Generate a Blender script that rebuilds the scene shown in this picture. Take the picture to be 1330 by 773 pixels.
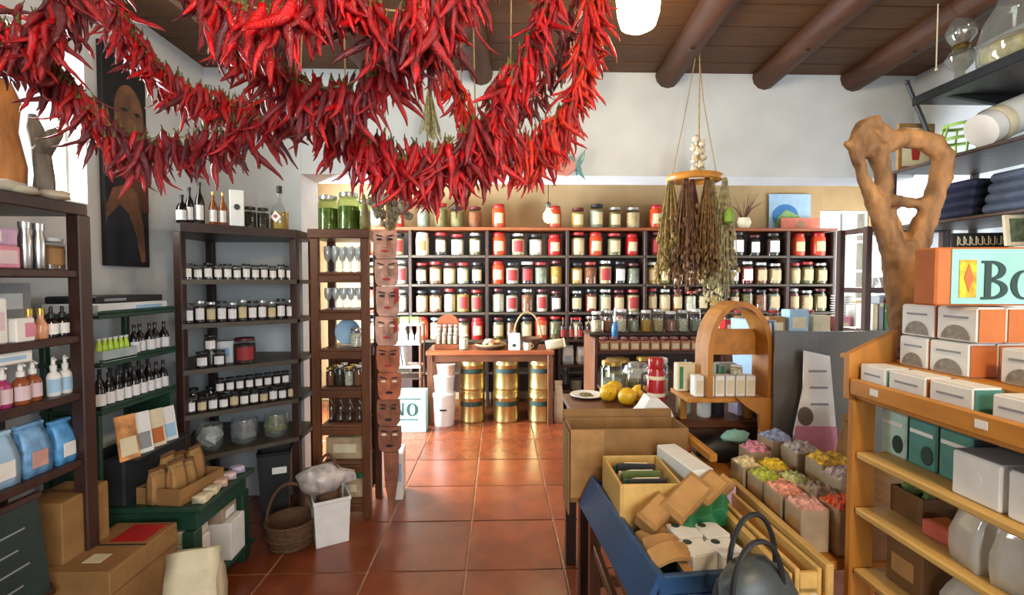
import bpy, bmesh, math, random
from mathutils import Vector, Matrix, Euler

random.seed(7)
for o in list(bpy.data.objects):
    bpy.data.objects.remove(o, do_unlink=True)
SC = bpy.context.scene
COL = SC.collection
R = math.radians
PI = math.pi

# ------------------------------------------------------------------ camera
cam_d = bpy.data.cameras.new('camera')
cam_d.sensor_width = 36.0
cam_d.lens = 36.0 * 611.0 / 1330.0
cam_d.clip_start = 0.05
cam = bpy.data.objects.new('camera', cam_d)
COL.objects.link(cam)
cam.location = (0, 0, 1.5)
cam.rotation_euler = (R(90) - math.atan(20.5 / 611), 0, -math.atan(17 / 611))
SC.camera = cam

# ------------------------------------------------------------------ view, world, lights
SC.view_settings.view_transform = 'Standard'
SC.view_settings.look = 'None'
SC.view_settings.gamma = 1.0
SC.view_settings.use_curve_mapping = False
SC.view_settings.exposure = 0.50
SC.cycles.max_bounces = 8
SC.cycles.transparent_max_bounces = 24
SC.cycles.sample_clamp_indirect = 4.0
SC.cycles.caustics_reflective = False
SC.cycles.caustics_refractive = False

W = bpy.data.worlds.new('world')
SC.world = W
W.use_nodes = True
W.node_tree.nodes['Background'].inputs[0].default_value = (0.80, 0.90, 1.0, 1)
W.node_tree.nodes['Background'].inputs[1].default_value = 1.2


def area(name, loc, rot, sx, sy, power, col):
    d = bpy.data.lights.new(name, 'AREA')
    d.shape = 'RECTANGLE'
    d.size, d.size_y, d.energy, d.color = sx, sy, power, col
    o = bpy.data.objects.new(name, d)
    COL.objects.link(o)
    o.location, o.rotation_euler = loc, rot
    return o


DAY = (0.93, 0.97, 1.0)
# daylight by the openings of the building, after an added fill behind the camera
area('added_fill_rear', (1.1, -2.25, 1.75), (R(90), 0, 0), 2.6, 1.9, 88, (0.84, 0.93, 1.0))  # cool fill added out of view, placed to light the right side more
area('daylight_side_window', (-2.18, 2.07, 2.22), (0, R(-90), 0), 0.66, 0.56, 45, DAY)
area('daylight_back_door', (-2.36, 4.35, 1.15), (0, R(-90), 0), 2.1, 1.2, 420, (0.80, 0.90, 1.0))
area('daylight_back_window', (4.45, 5.98, 1.85), (R(-90), 0, 0), 0.62, 1.1, 40, DAY)
area('daylight_back_side_window', (4.86, 4.6, 1.7), (0, R(90), 0), 1.2, 1.4, 40, DAY)


def lamp_light(name, loc, power, col=(1.0, 0.74, 0.45), rad=0.06):
    d = bpy.data.lights.new(name, 'POINT')
    d.energy, d.color, d.shadow_soft_size = power, col, rad
    o = bpy.data.objects.new(name, d)
    COL.objects.link(o)
    o.location = loc
    return o


# ------------------------------------------------------------------ materials
def lin(h):
    h = h.lstrip('#')
    out = []
    for i in (0, 2, 4):
        c = int(h[i:i + 2], 16) / 255
        out.append(c / 12.92 if c <= 0.04045 else ((c + 0.055) / 1.055) ** 2.4)
    return tuple(out) + (1.0,)


MATS = {}


def M(name, hexc='#888888', rough=0.6, metal=0.0, var=0.12, scale=14.0, bump=0.0, coat=0.0, spec=0.5, stretch=None, rnd=0.0, emit=None, bscale=None):
    """procedural material: colour, fine mottling, optional relief"""
    if name in MATS:
        return MATS[name]
    m = bpy.data.materials.new(name)
    m.use_nodes = True
    nt = m.node_tree
    N, L = nt.nodes, nt.links
    b = N['Principled BSDF']
    b.inputs['Roughness'].default_value = rough
    b.inputs['Metallic'].default_value = metal
    b.inputs['Specular IOR Level'].default_value = spec
    b.inputs['Coat Weight'].default_value = coat
    c = lin(hexc)
    b.inputs['Base Color'].default_value = c
    m.diffuse_color = c
    if var or bump or rnd:
        tc = N.new('ShaderNodeTexCoord')
        src = tc.outputs['Object']
        if stretch:
            mp = N.new('ShaderNodeMapping')
            mp.inputs['Scale'].default_value = stretch
            L.new(src, mp.inputs[0])
            src = mp.outputs[0]
        nz = N.new('ShaderNodeTexNoise')
        nz.inputs['Scale'].default_value = scale
        nz.inputs['Detail'].default_value = 4
        L.new(src, nz.inputs['Vector'])
        mr = N.new('ShaderNodeMapRange')
        mr.inputs[1].default_value, mr.inputs[2].default_value = 0.3, 0.7
        mr.inputs[3].default_value, mr.inputs[4].default_value = 1 - var * 1.6, 1 + var * 1.3
        L.new(nz.outputs['Fac'], mr.inputs[0])
        val = mr.outputs[0]
        if rnd:
            oi = N.new('ShaderNodeObjectInfo')
            m2 = N.new('ShaderNodeMapRange')
            m2.inputs[3].default_value, m2.inputs[4].default_value = 1 - rnd, 1 + rnd
            L.new(oi.outputs['Random'], m2.inputs[0])
            mu = N.new('ShaderNodeMath')
            mu.operation = 'MULTIPLY'
            L.new(val, mu.inputs[0])
            L.new(m2.outputs[0], mu.inputs[1])
            val = mu.outputs[0]
        sc = N.new('ShaderNodeVectorMath')
        sc.operation = 'SCALE'
        sc.inputs[0].default_value = c[:3]
        L.new(val, sc.inputs['Scale'])
        L.new(sc.outputs[0], b.inputs['Base Color'])
        if bump:
            bp = N.new('ShaderNodeBump')
            bp.inputs['Strength'].default_value = bump
            bp.inputs['Distance'].default_value = 0.01
            if bscale:
                n2 = N.new('ShaderNodeTexNoise')
                n2.inputs['Scale'].default_value = bscale
                L.new(src, n2.inputs['Vector'])
                L.new(n2.outputs['Fac'], bp.inputs['Height'])
            else:
                L.new(nz.outputs['Fac'], bp.inputs['Height'])
            L.new(bp.outputs[0], b.inputs['Normal'])
    if emit:
        b.inputs['Emission Color'].default_value = lin(emit[0])
        b.inputs['Emission Strength'].default_value = emit[1]
    MATS[name] = m
    return m


def glass(name, tint='#f2f6f4', gloss=0.12, alpha=0.0):
    if name in MATS:
        return MATS[name]
    m = bpy.data.materials.new(name)
    m.use_nodes = True
    nt = m.node_tree
    N, L = nt.nodes, nt.links
    N.remove(N['Principled BSDF'])
    out = N['Material Output']
    tr = N.new('ShaderNodeBsdfTransparent')
    tr.inputs[0].default_value = lin(tint)
    gl = N.new('ShaderNodeBsdfGlossy')
    gl.inputs['Roughness'].default_value = 0.05
    lw = N.new('ShaderNodeLayerWeight')
    lw.inputs[0].default_value = 0.5
    pw = N.new('ShaderNodeMath')
    pw.operation = 'POWER'
    pw.inputs[1].default_value = 4.5
    L.new(lw.outputs['Facing'], pw.inputs[0])
    ad = N.new('ShaderNodeMath')
    ad.operation = 'ADD'
    ad.inputs[1].default_value = 0.03 + gloss * 0.25
    L.new(pw.outputs[0], ad.inputs[0])
    mx = N.new('ShaderNodeMixShader')
    L.new(ad.outputs[0], mx.inputs[0])
    L.new(tr.outputs[0], mx.inputs[1])
    L.new(gl.outputs[0], mx.inputs[2])
    last = mx
    if alpha:
        df = N.new('ShaderNodeBsdfDiffuse')
        df.inputs[0].default_value = lin(tint)
        m2 = N.new('ShaderNodeMixShader')
        m2.inputs[0].default_value = alpha
        L.new(mx.outputs[0], m2.inputs[1])
        L.new(df.outputs[0], m2.inputs[2])
        last = m2
    L.new(last.outputs[0], out.inputs[0])
    MATS[name] = m
    return m


def wood(name, hexc, rough=0.45, var=0.22, axis=(9, 9, 1.2), bump=0.15, rnd=0.08):
    return M(name, hexc, rough=rough, var=var, scale=3.0, bump=bump, stretch=axis, rnd=rnd)


# ------------------------------------------------------------------ mesh builder
class MB:
    def __init__(s):
        s.v, s.f, s.m = [], [], []

    def add(s, vs, fs, mi=0, mat=None):
        o = len(s.v)
        s.v += [(mat @ Vector(p))[:] if mat else tuple(p) for p in vs]
        s.f += [tuple(i + o for i in f) for f in fs]
        s.m += [mi] * len(fs)
        return s

    def box(s, x0, x1, y0, y1, z0, z1, c=0.004, mi=0, mat=None):
        """box with chamfered edges"""
        c = min(c, abs(x1 - x0) * .3, abs(y1 - y0) * .3, abs(z1 - z0) * .3)
        vs, idx = [], {}
        X, Y, Z = (x0, x1), (y0, y1), (z0, z1)
        for i in (0, 1):
            for j in (0, 1):
                for k in (0, 1):
                    sx, sy, sz = (1, -1)[i], (1, -1)[j], (1, -1)[k]
                    for a in range(3):
                        p = [X[i] + sx * c, Y[j] + sy * c, Z[k] + sz * c]
                        p[a] = (X[i], Y[j], Z[k])[a]
                        idx[i, j, k, a] = len(vs)
                        vs.append(p)
        fs = []
        for a in range(3):
            for q in (0, 1):
                b_, c_ = (a + 1) % 3, (a + 2) % 3
                def key(u, w):
                    t = [0, 0, 0]
                    t[a], t[b_], t[c_] = q, u, w
                    return idx[t[0], t[1], t[2], a]
                f = [key(0, 0), key(1, 0), key(1, 1), key(0, 1)]
                fs.append(f if q else f[::-1])
                # edges along axis a
                def k2(u, w, end, ax):
                    t = [0, 0, 0]
                    t[a], t[b_], t[c_] = end, u, w
                    return idx[t[0], t[1], t[2], ax]
        for a in range(3):
            b_, c_ = (a + 1) % 3, (a + 2) % 3
            for u in (0, 1):
                for w in (0, 1):
                    def kk(end, ax):
                        t = [0, 0, 0]
                        t[a], t[b_], t[c_] = end, u, w
                        return idx[t[0], t[1], t[2], ax]
                    f = [kk(0, b_), kk(1, b_), kk(1, c_), kk(0, c_)]
                    fs.append(f if (u == w) else f[::-1])
        for i in (0, 1):
            for j in (0, 1):
                for k in (0, 1):
                    f = [idx[i, j, k, 0], idx[i, j, k, 1], idx[i, j, k, 2]]
                    fs.append(f if (i + j + k) % 2 else f[::-1])
        return s.add(vs, fs, mi, mat)

    def lathe(s, prof, seg=16, mi=0, mat=None, cap=True, sq=0.0):
        """profile [(r, z)...] turned about z"""
        vs, fs = [], []
        n = len(prof)
        for r, z in prof:
            for k in range(seg):
                a = 2 * PI * k / seg
                vs.append((r * math.cos(a), r * math.sin(a), z))
        for i in range(n - 1):
            for k in range(seg):
                k2 = (k + 1) % seg
                fs.append((i * seg + k, i * seg + k2, (i + 1) * seg + k2, (i + 1) * seg + k))
        if cap:
            if prof[0][0] > 1e-5:
                fs.append(tuple(range(seg))[::-1])
            if prof[-1][0] > 1e-5:
                fs.append(tuple((n - 1) * seg + k for k in range(seg)))
        return s.add(vs, fs, mi, mat)

    def tube(s, path, rad, seg=8, mi=0, mat=None, closed=False, flat=1.0):
        pts = [Vector(p) for p in path]
        n = len(pts)
        rr = rad if isinstance(rad, (list, tuple)) else [rad] * n
        vs, fs = [], []
        ref = None
        for i, p in enumerate(pts):
            if closed:
                t = pts[(i + 1) % n] - pts[i - 1]
            else:
                t = pts[min(i + 1, n - 1)] - pts[max(i - 1, 0)]
            if t.length < 1e-9:
                t = Vector((0, 0, 1))
            t.normalize()
            if ref is None:
                ref = Vector((1, 0, 0)) if abs(t.x) < .8 else Vector((0, 1, 0))
            u = (ref - t * ref.dot(t)).normalized()
            w = t.cross(u)
            ref = u
            for k in range(seg):
                a = 2 * PI * k / seg
                vs.append(p + (u * math.cos(a) + w * math.sin(a) * flat) * rr[i])
        m = n if closed else n - 1
        for i in range(m):
            j = (i + 1) % n
            for k in range(seg):
                k2 = (k + 1) % seg
                fs.append((i * seg + k, i * seg + k2, j * seg + k2, j * seg + k))
        if not closed:
            fs.append(tuple(range(seg))[::-1])
            fs.append(tuple((n - 1) * seg + k for k in range(seg)))
        return s.add(vs, fs, mi, mat)

    def prism(s, poly, d0, d1, axis='y', mi=0, mat=None):
        """polygon [(u, v)...] extruded: axis y -> (u, d, v); x -> (d, u, v); z -> (u, v, d)"""
        n = len(poly)
        def pt(u, v, d):
            return (u, d, v) if axis == 'y' else ((d, u, v) if axis == 'x' else (u, v, d))
        vs = [pt(u, v, d0) for u, v in poly] + [pt(u, v, d1) for u, v in poly]
        fs = [tuple(range(n)), tuple(range(n, 2 * n))[::-1]]
        for i in range(n):
            j = (i + 1) % n
            fs.append((i, i + n, j + n, j))
        return s.add(vs, fs, mi, mat)

    def ring(s, outer, inner, d0, d1, axis='y', mi=0, mat=None, closed=True):
        """band between two polylines of equal count, extruded"""
        n = len(outer)
        def pt(p, d):
            u, v = p
            return (u, d, v) if axis == 'y' else ((d, u, v) if axis == 'x' else (u, v, d))
        vs = [pt(p, d0) for p in outer] + [pt(p, d0) for p in inner] + [pt(p, d1) for p in outer] + [pt(p, d1) for p in inner]
        fs = []
        for i in range(n if closed else n - 1):
            j = (i + 1) % n
            fs += [(i, j, n + j, n + i), (2 * n + i, 3 * n + i, 3 * n + j, 2 * n + j), (i, 2 * n + i, 2 * n + j, j), (n + i, n + j, 3 * n + j, 3 * n + i)]
        if not closed:
            fs += [(0, n, 3 * n, 2 * n), (n - 1, 3 * n - 1, 4 * n - 1, 2 * n - 1)]
        return s.add(vs, fs, mi, mat)

    def mesh(s, name, mats, smooth=False, fix=True):
        me = bpy.data.meshes.new(name)
        me.from_pydata([tuple(p) for p in s.v], [], s.f)
        for m in (mats if isinstance(mats, (list, tuple)) else [mats]):
            me.materials.append(m)
        me.polygons.foreach_set('material_index', s.m)
        if fix:
            bm = bmesh.new()
            bm.from_mesh(me)
            bmesh.ops.recalc_face_normals(bm, faces=bm.faces)
            bm.to_mesh(me)
            bm.free()
        if smooth:
            me.polygons.foreach_set('use_smooth', [True] * len(me.polygons))
            if smooth != 'all':
                me.set_sharp_from_angle(angle=R(40))
        me.update()
        return me

    def build(s, name, mats, parent=None, smooth=False, loc=(0, 0, 0), rot=(0, 0, 0)):
        return put(name, s.mesh(name, mats, smooth), parent, loc, rot)


def put(name, me, parent=None, loc=(0, 0, 0), rot=(0, 0, 0), scale=None):
    o = bpy.data.objects.new(name, me)
    COL.objects.link(o)
    o.location, o.rotation_euler = loc, rot
    if scale is not None:
        o.scale = scale
    if parent is not None:
        o.parent = parent
    return o


CACHE = {}


def cached(key, fn):
    if key not in CACHE:
        CACHE[key] = fn()
    return CACHE[key]


def tag(o, label, cat, group=None):
    o['label'] = label
    o['category'] = cat
    if group:
        o['group'] = group
    return o


def thing(name, label, cat, loc=(0, 0, 0), rotz=0.0, group=None, rot=None):
    o = bpy.data.objects.new(name, None)
    o.empty_display_size = 0.05
    COL.objects.link(o)
    o.location = loc
    o.rotation_euler = rot if rot else (0, 0, rotz)
    return tag(o, label, cat, group)


def struct(o):
    o['kind'] = 'structure'
    return o


ORD = ['first', 'second', 'third', 'fourth', 'fifth', 'sixth', 'seventh', 'eighth', 'ninth', 'tenth', 'eleventh', 'twelfth', 'thirteenth', 'fourteenth',
       'fifteenth', 'sixteenth', 'seventeenth', 'eighteenth', 'nineteenth', 'twentieth', 'twenty-first', 'twenty-second', 'twenty-third', 'twenty-fourth',
       'twenty-fifth', 'twenty-sixth', 'twenty-seventh', 'twenty-eighth']


def spline(pts, n):
    """Catmull-Rom through pts, n samples"""
    P = [Vector(p) for p in pts]
    P = [P[0] * 2 - P[1]] + P + [P[-1] * 2 - P[-2]]
    out = []
    m = len(P) - 3
    for i in range(n):
        t = i / (n - 1) * m
        k = min(int(t), m - 1)
        t -= k
        a, b, c, d = P[k:k + 4]
        out.append(0.5 * ((2 * b) + (c - a) * t + (2 * a - 5 * b + 4 * c - d) * t * t + (3 * b - a - 3 * c + d) * t ** 3))
    return out


# palette ---------------------------------------------------------------
m_plaster = M('lime_plaster', '#d5d8d8', 0.9, var=0.06, scale=3, bump=0.25, bscale=9)
m_plaster_w = M('warm_plaster', '#b59a70', 0.9, var=0.06, scale=3, bump=0.25, bscale=9)
m_grout = M('pale_grout', '#b08a6c', 0.85, var=0.15, scale=30)
m_tile = M('terracotta', '#7c3b1e', 0.27, var=0.16, scale=6, bump=0.06, rnd=0.10, spec=0.8)
m_ceil = wood('brown_boarding', '#55330f', 0.6, 0.15, (1.2, 9, 9), 0.2, 0.10)
m_beam = wood('chestnut_beam', '#4e2c16', 0.6, 0.2, (9, 1.0, 9), 0.3, 0.08)
m_dark = wood('dark_walnut', '#3a221a', 0.42, 0.2, (8, 8, 1.5))
m_darkh = wood('dark_walnut_boards', '#3a261c', 0.42, 0.2, (1.5, 8, 8))
m_brown = wood('mid_brown_wood', '#5f361c', 0.42, 0.2, (8, 8, 1.5))
m_brownh = wood('mid_brown_boards', '#5f361c', 0.42, 0.2, (1.5, 8, 8))
m_shelfgreen = wood('dull_shelf_boards', '#4a4034', 0.5, 0.15, (1.5, 8, 8))
m_red_w = wood('reddish_wood', '#8c4a26', 0.4, 0.15, (1.5, 8, 8))
m_honey = wood('honey_plywood', '#b87a2c', 0.45, 0.14, (8, 1.5, 8), 0.08)
m_honeyv = wood('honey_plywood_upright', '#ae722a', 0.45, 0.14, (8, 8, 1.5), 0.08)
m_pale = wood('pale_pine', '#c9a25c', 0.5, 0.12, (8, 1.5, 8), 0.08)
m_greenp = M('bottle_green_paint', '#1f4030', 0.4, var=0.15, scale=9, bump=0.08)
m_blue = M('blue_paint', '#24476f', 0.38, var=0.12, scale=9, bump=0.05)
m_black = M('matt_black', '#1a1a1c', 0.5, var=0.1)
m_char = M('charcoal', '#2c2e31', 0.5, var=0.1)
m_white = M('white_card', '#e6e4de', 0.6, var=0.04)
m_cream = M('cream_paper', '#dccfae', 0.7, var=0.08)
m_kraft = M('kraft_card', '#a57a47', 0.75, var=0.12, scale=20)
m_kraft2 = M('brown_cardboard', '#8f683a', 0.8, var=0.12, scale=12)
m_kraftd = M('tape_brown', '#6e4c2a', 0.5, var=0.1)
m_grey = M('grey_card', '#8d8f92', 0.6, var=0.06)
m_silver = M('brushed_silver', '#c5c6c6', 0.28, metal=1.0, var=0.05)
m_gold = M('gold_tin', '#d6c07c', 0.32, metal=1.0, var=0.08, scale=6)
m_tealc = M('pale_teal_card', '#8fc3bb', 0.6, var=0.06)
m_ink = M('dark_green_ink', '#1f3a34', 0.6, var=0.05)
m_orange = M('orange_card', '#b8662e', 0.6, var=0.08)
m_redc = M('red_card', '#b01f22', 0.5, var=0.06)
m_rope = M('hemp_twine', '#9a8358', 0.9, var=0.2, scale=60)
m_green = M('green_card', '#2f7a4c', 0.55, var=0.08)
m_pink = M('pink_card', '#d98aa0', 0.6, var=0.06)
m_lblue = M('pale_blue_card', '#9fc1dc', 0.6, var=0.06)
m_wick = M('wicker', '#5f4128', 0.7, var=0.3, scale=50, bump=0.8, stretch=(1, 1, 3))
m_steel = M('dark_iron', '#3a3a3c', 0.4, metal=0.8, var=0.1)
g_clear = glass('clear_glass', '#f3f7f5', 0.15)
g_green = glass('green_glass', '#cfe2c2', 0.15)
g_film = glass('clear_cellophane', '#f4f4f2', 0.45, alpha=0.12)
# ================================================================== THE ROOM
LINT_Y, CEIL, BACK_Y = 3.30, 2.955, 5.98
# floor: grout slab and single terracotta tiles
fl = struct(MB().box(-2.5, 4.9, -2.4, 6.1, -0.12, -0.006, 0.001).build('floor', m_grout))
P = 0.509
tile_me = MB().box(-P / 2 + .005, P / 2 - .005, -P / 2 + .005, P / 2 - .005, -0.006, 0.0, 0.002).mesh('tile', m_tile)
for i in range(-4, 10):
    for j in range(-4, 8):
        cx, cyy = -0.172 + (i + .5) * P, 2.401 + (j - .5) * P
        if -2.2 < cx < 4.7 and 0.0 < cyy < 5.95:
            put('tile', tile_me, fl, (cx, cyy, random.uniform(-.0012, .0008)), (random.uniform(-.002, .002), random.uniform(-.002, .002), random.choice((0, PI / 2, PI))))
# front-room ceiling of boards
ce = struct(MB().box(-2.2, 3.2, -2.4, 3.45, CEIL + .02, CEIL + .1, .001).build('ceiling', m_ceil))
bd = MB().box(-2.6, 2.6, -.108, .108, 0, .022, .004).mesh('board', m_ceil)
for j in range(26):
    put('board', bd, ce, (0.5, -2.25 + j * .22, CEIL + random.uniform(-.001, .001)))
# log beams
def log(name, p0, p1, r):
    n = 14
    pts, rr = [], []
    for i in range(n):
        t = i / (n - 1)
        q = Vector(p0).lerp(Vector(p1), t)
        pts.append(q + Vector((random.uniform(-.006, .006), 0, random.uniform(-.005, .005))))
        rr.append(r * random.uniform(.94, 1.05))
    return MB().tube(pts, rr, 12).build(name, m_beam, ce, smooth=True)
for k, x in enumerate((-1.47, -.82, -.12, 1.18, 1.86, 2.50)):
    b = log('beam', (x - .069 * 5.4, -2.3, CEIL - .03), (x, 3.32, CEIL - .02), .088)
    MB().lathe([(.001, -.004), (.018, 0), (.014, .004)], 10).build('knot', m_dark, b, loc=(x - .06, 2.75, CEIL - .02 - .088), rot=(PI, 0, 0))
# walls of the front room
def wall(name, parts, mat=m_plaster):
    m = MB()
    for p in parts:
        m.box(*p, c=.002)
    return struct(m.build(name, mat))
# left wall with a window opening
wy0, wy1, wz0, wz1 = 1.74, 2.36, 1.88, 2.56
wall('wall_left', [(-2.22, -2.0, -2.4, wy0, 0, CEIL + .1), (-2.22, -2.0, wy1, 3.3, 0, CEIL + .1), (-2.22, -2.0, wy0, wy1, 0, wz0), (-2.22, -2.0, wy0, wy1, wz1, CEIL + .1)])
win = struct(thing('window_1', 'x', 'window'))
del win['label']; del win['category']
fr = MB()
fr.box(-2.13, -2.09, wy0, wy1, wz0, wz0 + .04).build('window_sill_rail', m_white, win)
MB().box(-2.13, -2.09, wy0, wy1, wz1 - .04, wz1).build('window_head_rail', m_white, win)
for y in (wy0 + .02, (wy0 + wy1) / 2, wy1 - .02):
    MB().box(-2.13, -2.09, y - .02, y + .02, wz0 + .04, wz1 - .04).build('window_stile', m_white, win)
MB().box(-2.112, -2.108, wy0 + .03, wy1 - .03, wz0 + .03, wz1 - .03, .0005).build('window_pane', g_clear, win)
# wall facing the camera and the lintel over the opening to the back room
wall('wall_partition', [(-2.22, -1.36, LINT_Y, LINT_Y + .3, 0, CEIL + .1)])
wall('wall_lintel', [(-1.36, 3.15, LINT_Y, LINT_Y + .3, 2.24, CEIL + .1)])
wall('wall_right', [(2.95, 3.15, -2.4, LINT_Y + .3, 0, CEIL + .1)])
# unseen wall behind the camera; its opening is added, set right for the fill
wall('wall_rear', [(-2.22, -.25, -2.5, -2.3, 0, CEIL), (2.45, 3.15, -2.5, -2.3, 0, CEIL), (-.25, 2.45, -2.5, -2.3, 0, .75), (-.25, 2.45, -2.5, -2.3, 2.75, CEIL)])
# back room
wall('wall_back', [(-2.5, 4.14, BACK_Y, BACK_Y + .2, 0, 2.95), (4.78, 5.0, BACK_Y, BACK_Y + .2, 0, 2.95), (4.14, 4.78, BACK_Y, BACK_Y + .2, 0, 1.25), (4.14, 4.78, BACK_Y, BACK_Y + .2, 2.42, 2.95)], m_plaster_w)
wall('wall_back_left', [(-2.5, -2.3, LINT_Y + .28, 3.72, 0, 2.95), (-2.5, -2.3, 4.98, BACK_Y, 0, 2.95), (-2.5, -2.3, 3.72, 4.98, 2.25, 2.95)], m_plaster)
wall('wall_back_right', [(4.82, 5.0, LINT_Y, 3.95, 0, 2.95), (4.82, 5.0, 5.25, BACK_Y, 0, 2.95), (4.82, 5.0, 3.95, 5.25, 0, 1.0), (4.82, 5.0, 3.95, 5.25, 2.45, 2.95)], m_plaster)
wall('wall_side_return', [(3.15, 5.0, LINT_Y, LINT_Y + .2, 0, 2.95), (-2.5, -2.2, LINT_Y, LINT_Y + .3, 0, 2.95)], m_plaster)
ce2 = struct(MB().box(-2.5, 5.0, 3.4, 6.1, 2.90, 2.99, .001).build('ceiling_back', m_plaster_w))
for x in (-1.65, -.98, -.32, .34, 1.0, 1.68, 2.36, 3.04, 3.72, 4.38):
    pts = [(x + .08 * (t / 6), 3.5 + t * .42, 2.80) for t in range(7)]
    MB().tube(pts, .075, 10).build('beam', m_beam, ce2, smooth=True)
# window in the back wall, glazing bars
win2 = struct(thing('window_2', 'x', 'window'))
del win2['label']; del win2['category']
for z in (1.27, 1.64, 2.02, 2.40):
    MB().box(4.14, 4.78, BACK_Y + .02, BACK_Y + .05, z - .018, z + .018).build('window_rail', m_white, win2)
for x in (4.16, 4.46, 4.76):
    MB().box(x - .018, x + .018, BACK_Y + .015, BACK_Y + .055, 1.25, 2.42).build('window_stile', m_white, win2)
for x in (4.31, 4.61):
    for z in (1.455, 1.83, 2.21):
        MB().box(x - .13, x + .13, BACK_Y + .033, BACK_Y + .037, z - .17, z + .17, .0004).build('window_pane', g_clear, win2)


# ================================================================== SHELF FURNITURE
def board_obj(name, par, x0, x1, y0, y1, z0, z1, mat, c=.004):
    return MB().box(x0, x1, y0, y1, z0, z1, c).build(name, mat, par)


# --- tall shelf along the left wall
ls = thing('wall_shelf', 'tall dark walnut shelf unit against the left wall, cut by the photo edge', 'shelf', (-1.8, 1.2, 0))
for z in (1.80, 1.545, 1.295, 1.075, .815, .42):
    t = .045 if z > 1.7 else .03
    board_obj('shelf_board', ls, -.17, .19, -.5, .70, z - t, z, m_dark)
board_obj('post', ls, .15, .20, .645, .70, 0, 1.756, m_dark)
board_obj('post', ls, -.18, -.15, .66, .70, 0, 1.756, m_dark)
board_obj('post', ls, .15, .20, -.5, -.45, 0, 1.756, m_dark)
board_obj('post', ls, -.18, -.15, -.5, -.46, 0, 1.756, m_dark)

# --- corner shelf
FA, FB = Vector((-1.70, 2.57)), Vector((-1.25, 2.95))
cs = thing('corner_shelf', 'dark brown corner shelf filled with small jars of preserves', 'shelf')
poly = [(FA.x, FA.y), (FB.x, FB.y), (FB.x, 3.28), (-1.98, 3.28), (-1.98, 3.03)]
CZ = (1.82, 1.512, 1.27, 1.018, .772)
for z in CZ:
    t = .05 if z > 1.7 else .026
    MB().prism(poly, z - t, z, 'z').build('shelf_board', m_darkh if z > 1.7 else m_shelfgreen, cs)
for (x, y) in ((FA.x - .02, FA.y + .02), (FB.x - .022, FB.y + .02), (-1.955, 3.255), (FB.x - .022, 3.255)):
    board_obj('post', cs, x - .022, x + .022, y - .022, y + .022, 0, 1.77, m_dark)

def corner_pt(t, inset):
    d = (FB - FA)
    n = Vector((-d.y, d.x)).normalized()
    q = FA + d * t + n * inset
    return q.x, q.y

# --- green display rack on a green table
gt = thing('side_table', 'bottle green painted wooden side table with a lower shelf', 'table', (-1.66, 2.33, 0))
board_obj('table_top', gt, -.32, .33, -.225, .245, .465, .49, m_greenp, .006)
for x in (-.29, .27):
    for y in (-.2, .2):
        board_obj('leg', gt, x - .025, x + .03, y - .03, y + .03, .0, .38, m_greenp)
for y in (-.195, .195):
    board_obj('apron', gt, -.30, .30, y - .012, y + .012, .38, .465, m_greenp)
board_obj('apron', gt, .278, .30, -.18, .18, .38, .465, m_greenp)
board_obj('lower_shelf', gt, -.31, .32, -.22, .24, .075, .10, m_greenp)
gr = thing('display_rack', 'green three tier display rack of dark bottles beside the corner shelf', 'rack', (-1.84, 2.28, .49))
for z in (.87, .66, .455):
    board_obj('shelf_board', gr, -.13, .14, -.23, .24, z - .02, z, m_greenp)
    board_obj('front_lip', gr, .128, .14, -.23, .24, z, z + .014, m_greenp)
for y in (-.215, .225):
    for x in (-.11,):
        board_obj('upright', gr, x - .014, x + .014, y - .014, y + .014, 0, .85, m_greenp)
for y in (-.215, .225):
    board_obj('side_panel', gr, -.095, .12, y - .008, y + .008, .02, .435, m_greenp)

# --- narrow open cabinet by the doorway
gc = thing('glassware_cabinet', 'narrow brown wooden cabinet full of glassware beside the doorway', 'cabinet', (-.99, 3.115, 0))
for (x, y) in ((-.155, -.145), (.155, -.145), (-.155, .145), (.155, .145)):
    board_obj('post', gc, x - .025, x + .025, y - .02, y + .02, 0, 1.77, m_brown)
board_obj('top_board', gc, -.19, .19, -.175, .175, 1.77, 1.826, m_brownh)
GCZ = (1.56, 1.325, 1.08, .835, .60, .36, .11)
for z in GCZ:
    board_obj('shelf_board', gc, -.13, .13, -.16, .16, z - .018, z, m_brownh)
    board_obj('front_rail', gc, -.13, .13, -.165, -.145, z - .065, z - .018, m_brownh)
board_obj('back_panel', gc, -.13, .13, .15, .16, .10, 1.0, m_brown)

# --- wall-long jar shelves of the back room
bs = thing('apothecary_shelves', 'long dark wall of jar shelves across the back room', 'shelf', (0, 5.76, 0))
BZ = (2.142, 1.815, 1.472, 1.135, .806, .42)
DIV = (-1.62, -1.05, -.14, .82, 1.76, 2.75, 3.5, 4.07)
for z in BZ:
    for a, b in zip(DIV[:-1], DIV[1:]):
        board_obj('shelf_board', bs, a + .018, b - .018, -.16, .19, z - .03, z, m_shelfgreen if z < 2 else m_red_w)
board_obj('top_rail', bs, -1.64, 4.09, -.175, -.162, 2.112, 2.146, m_red_w)
for x in DIV:
    board_obj('upright', bs, x - .018, x + .018, -.155, .19, 0, 2.112, m_darkh)
board_obj('back_panel', bs, -1.62, 4.07, .192, .205, .1, 2.11, m_dark)
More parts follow.
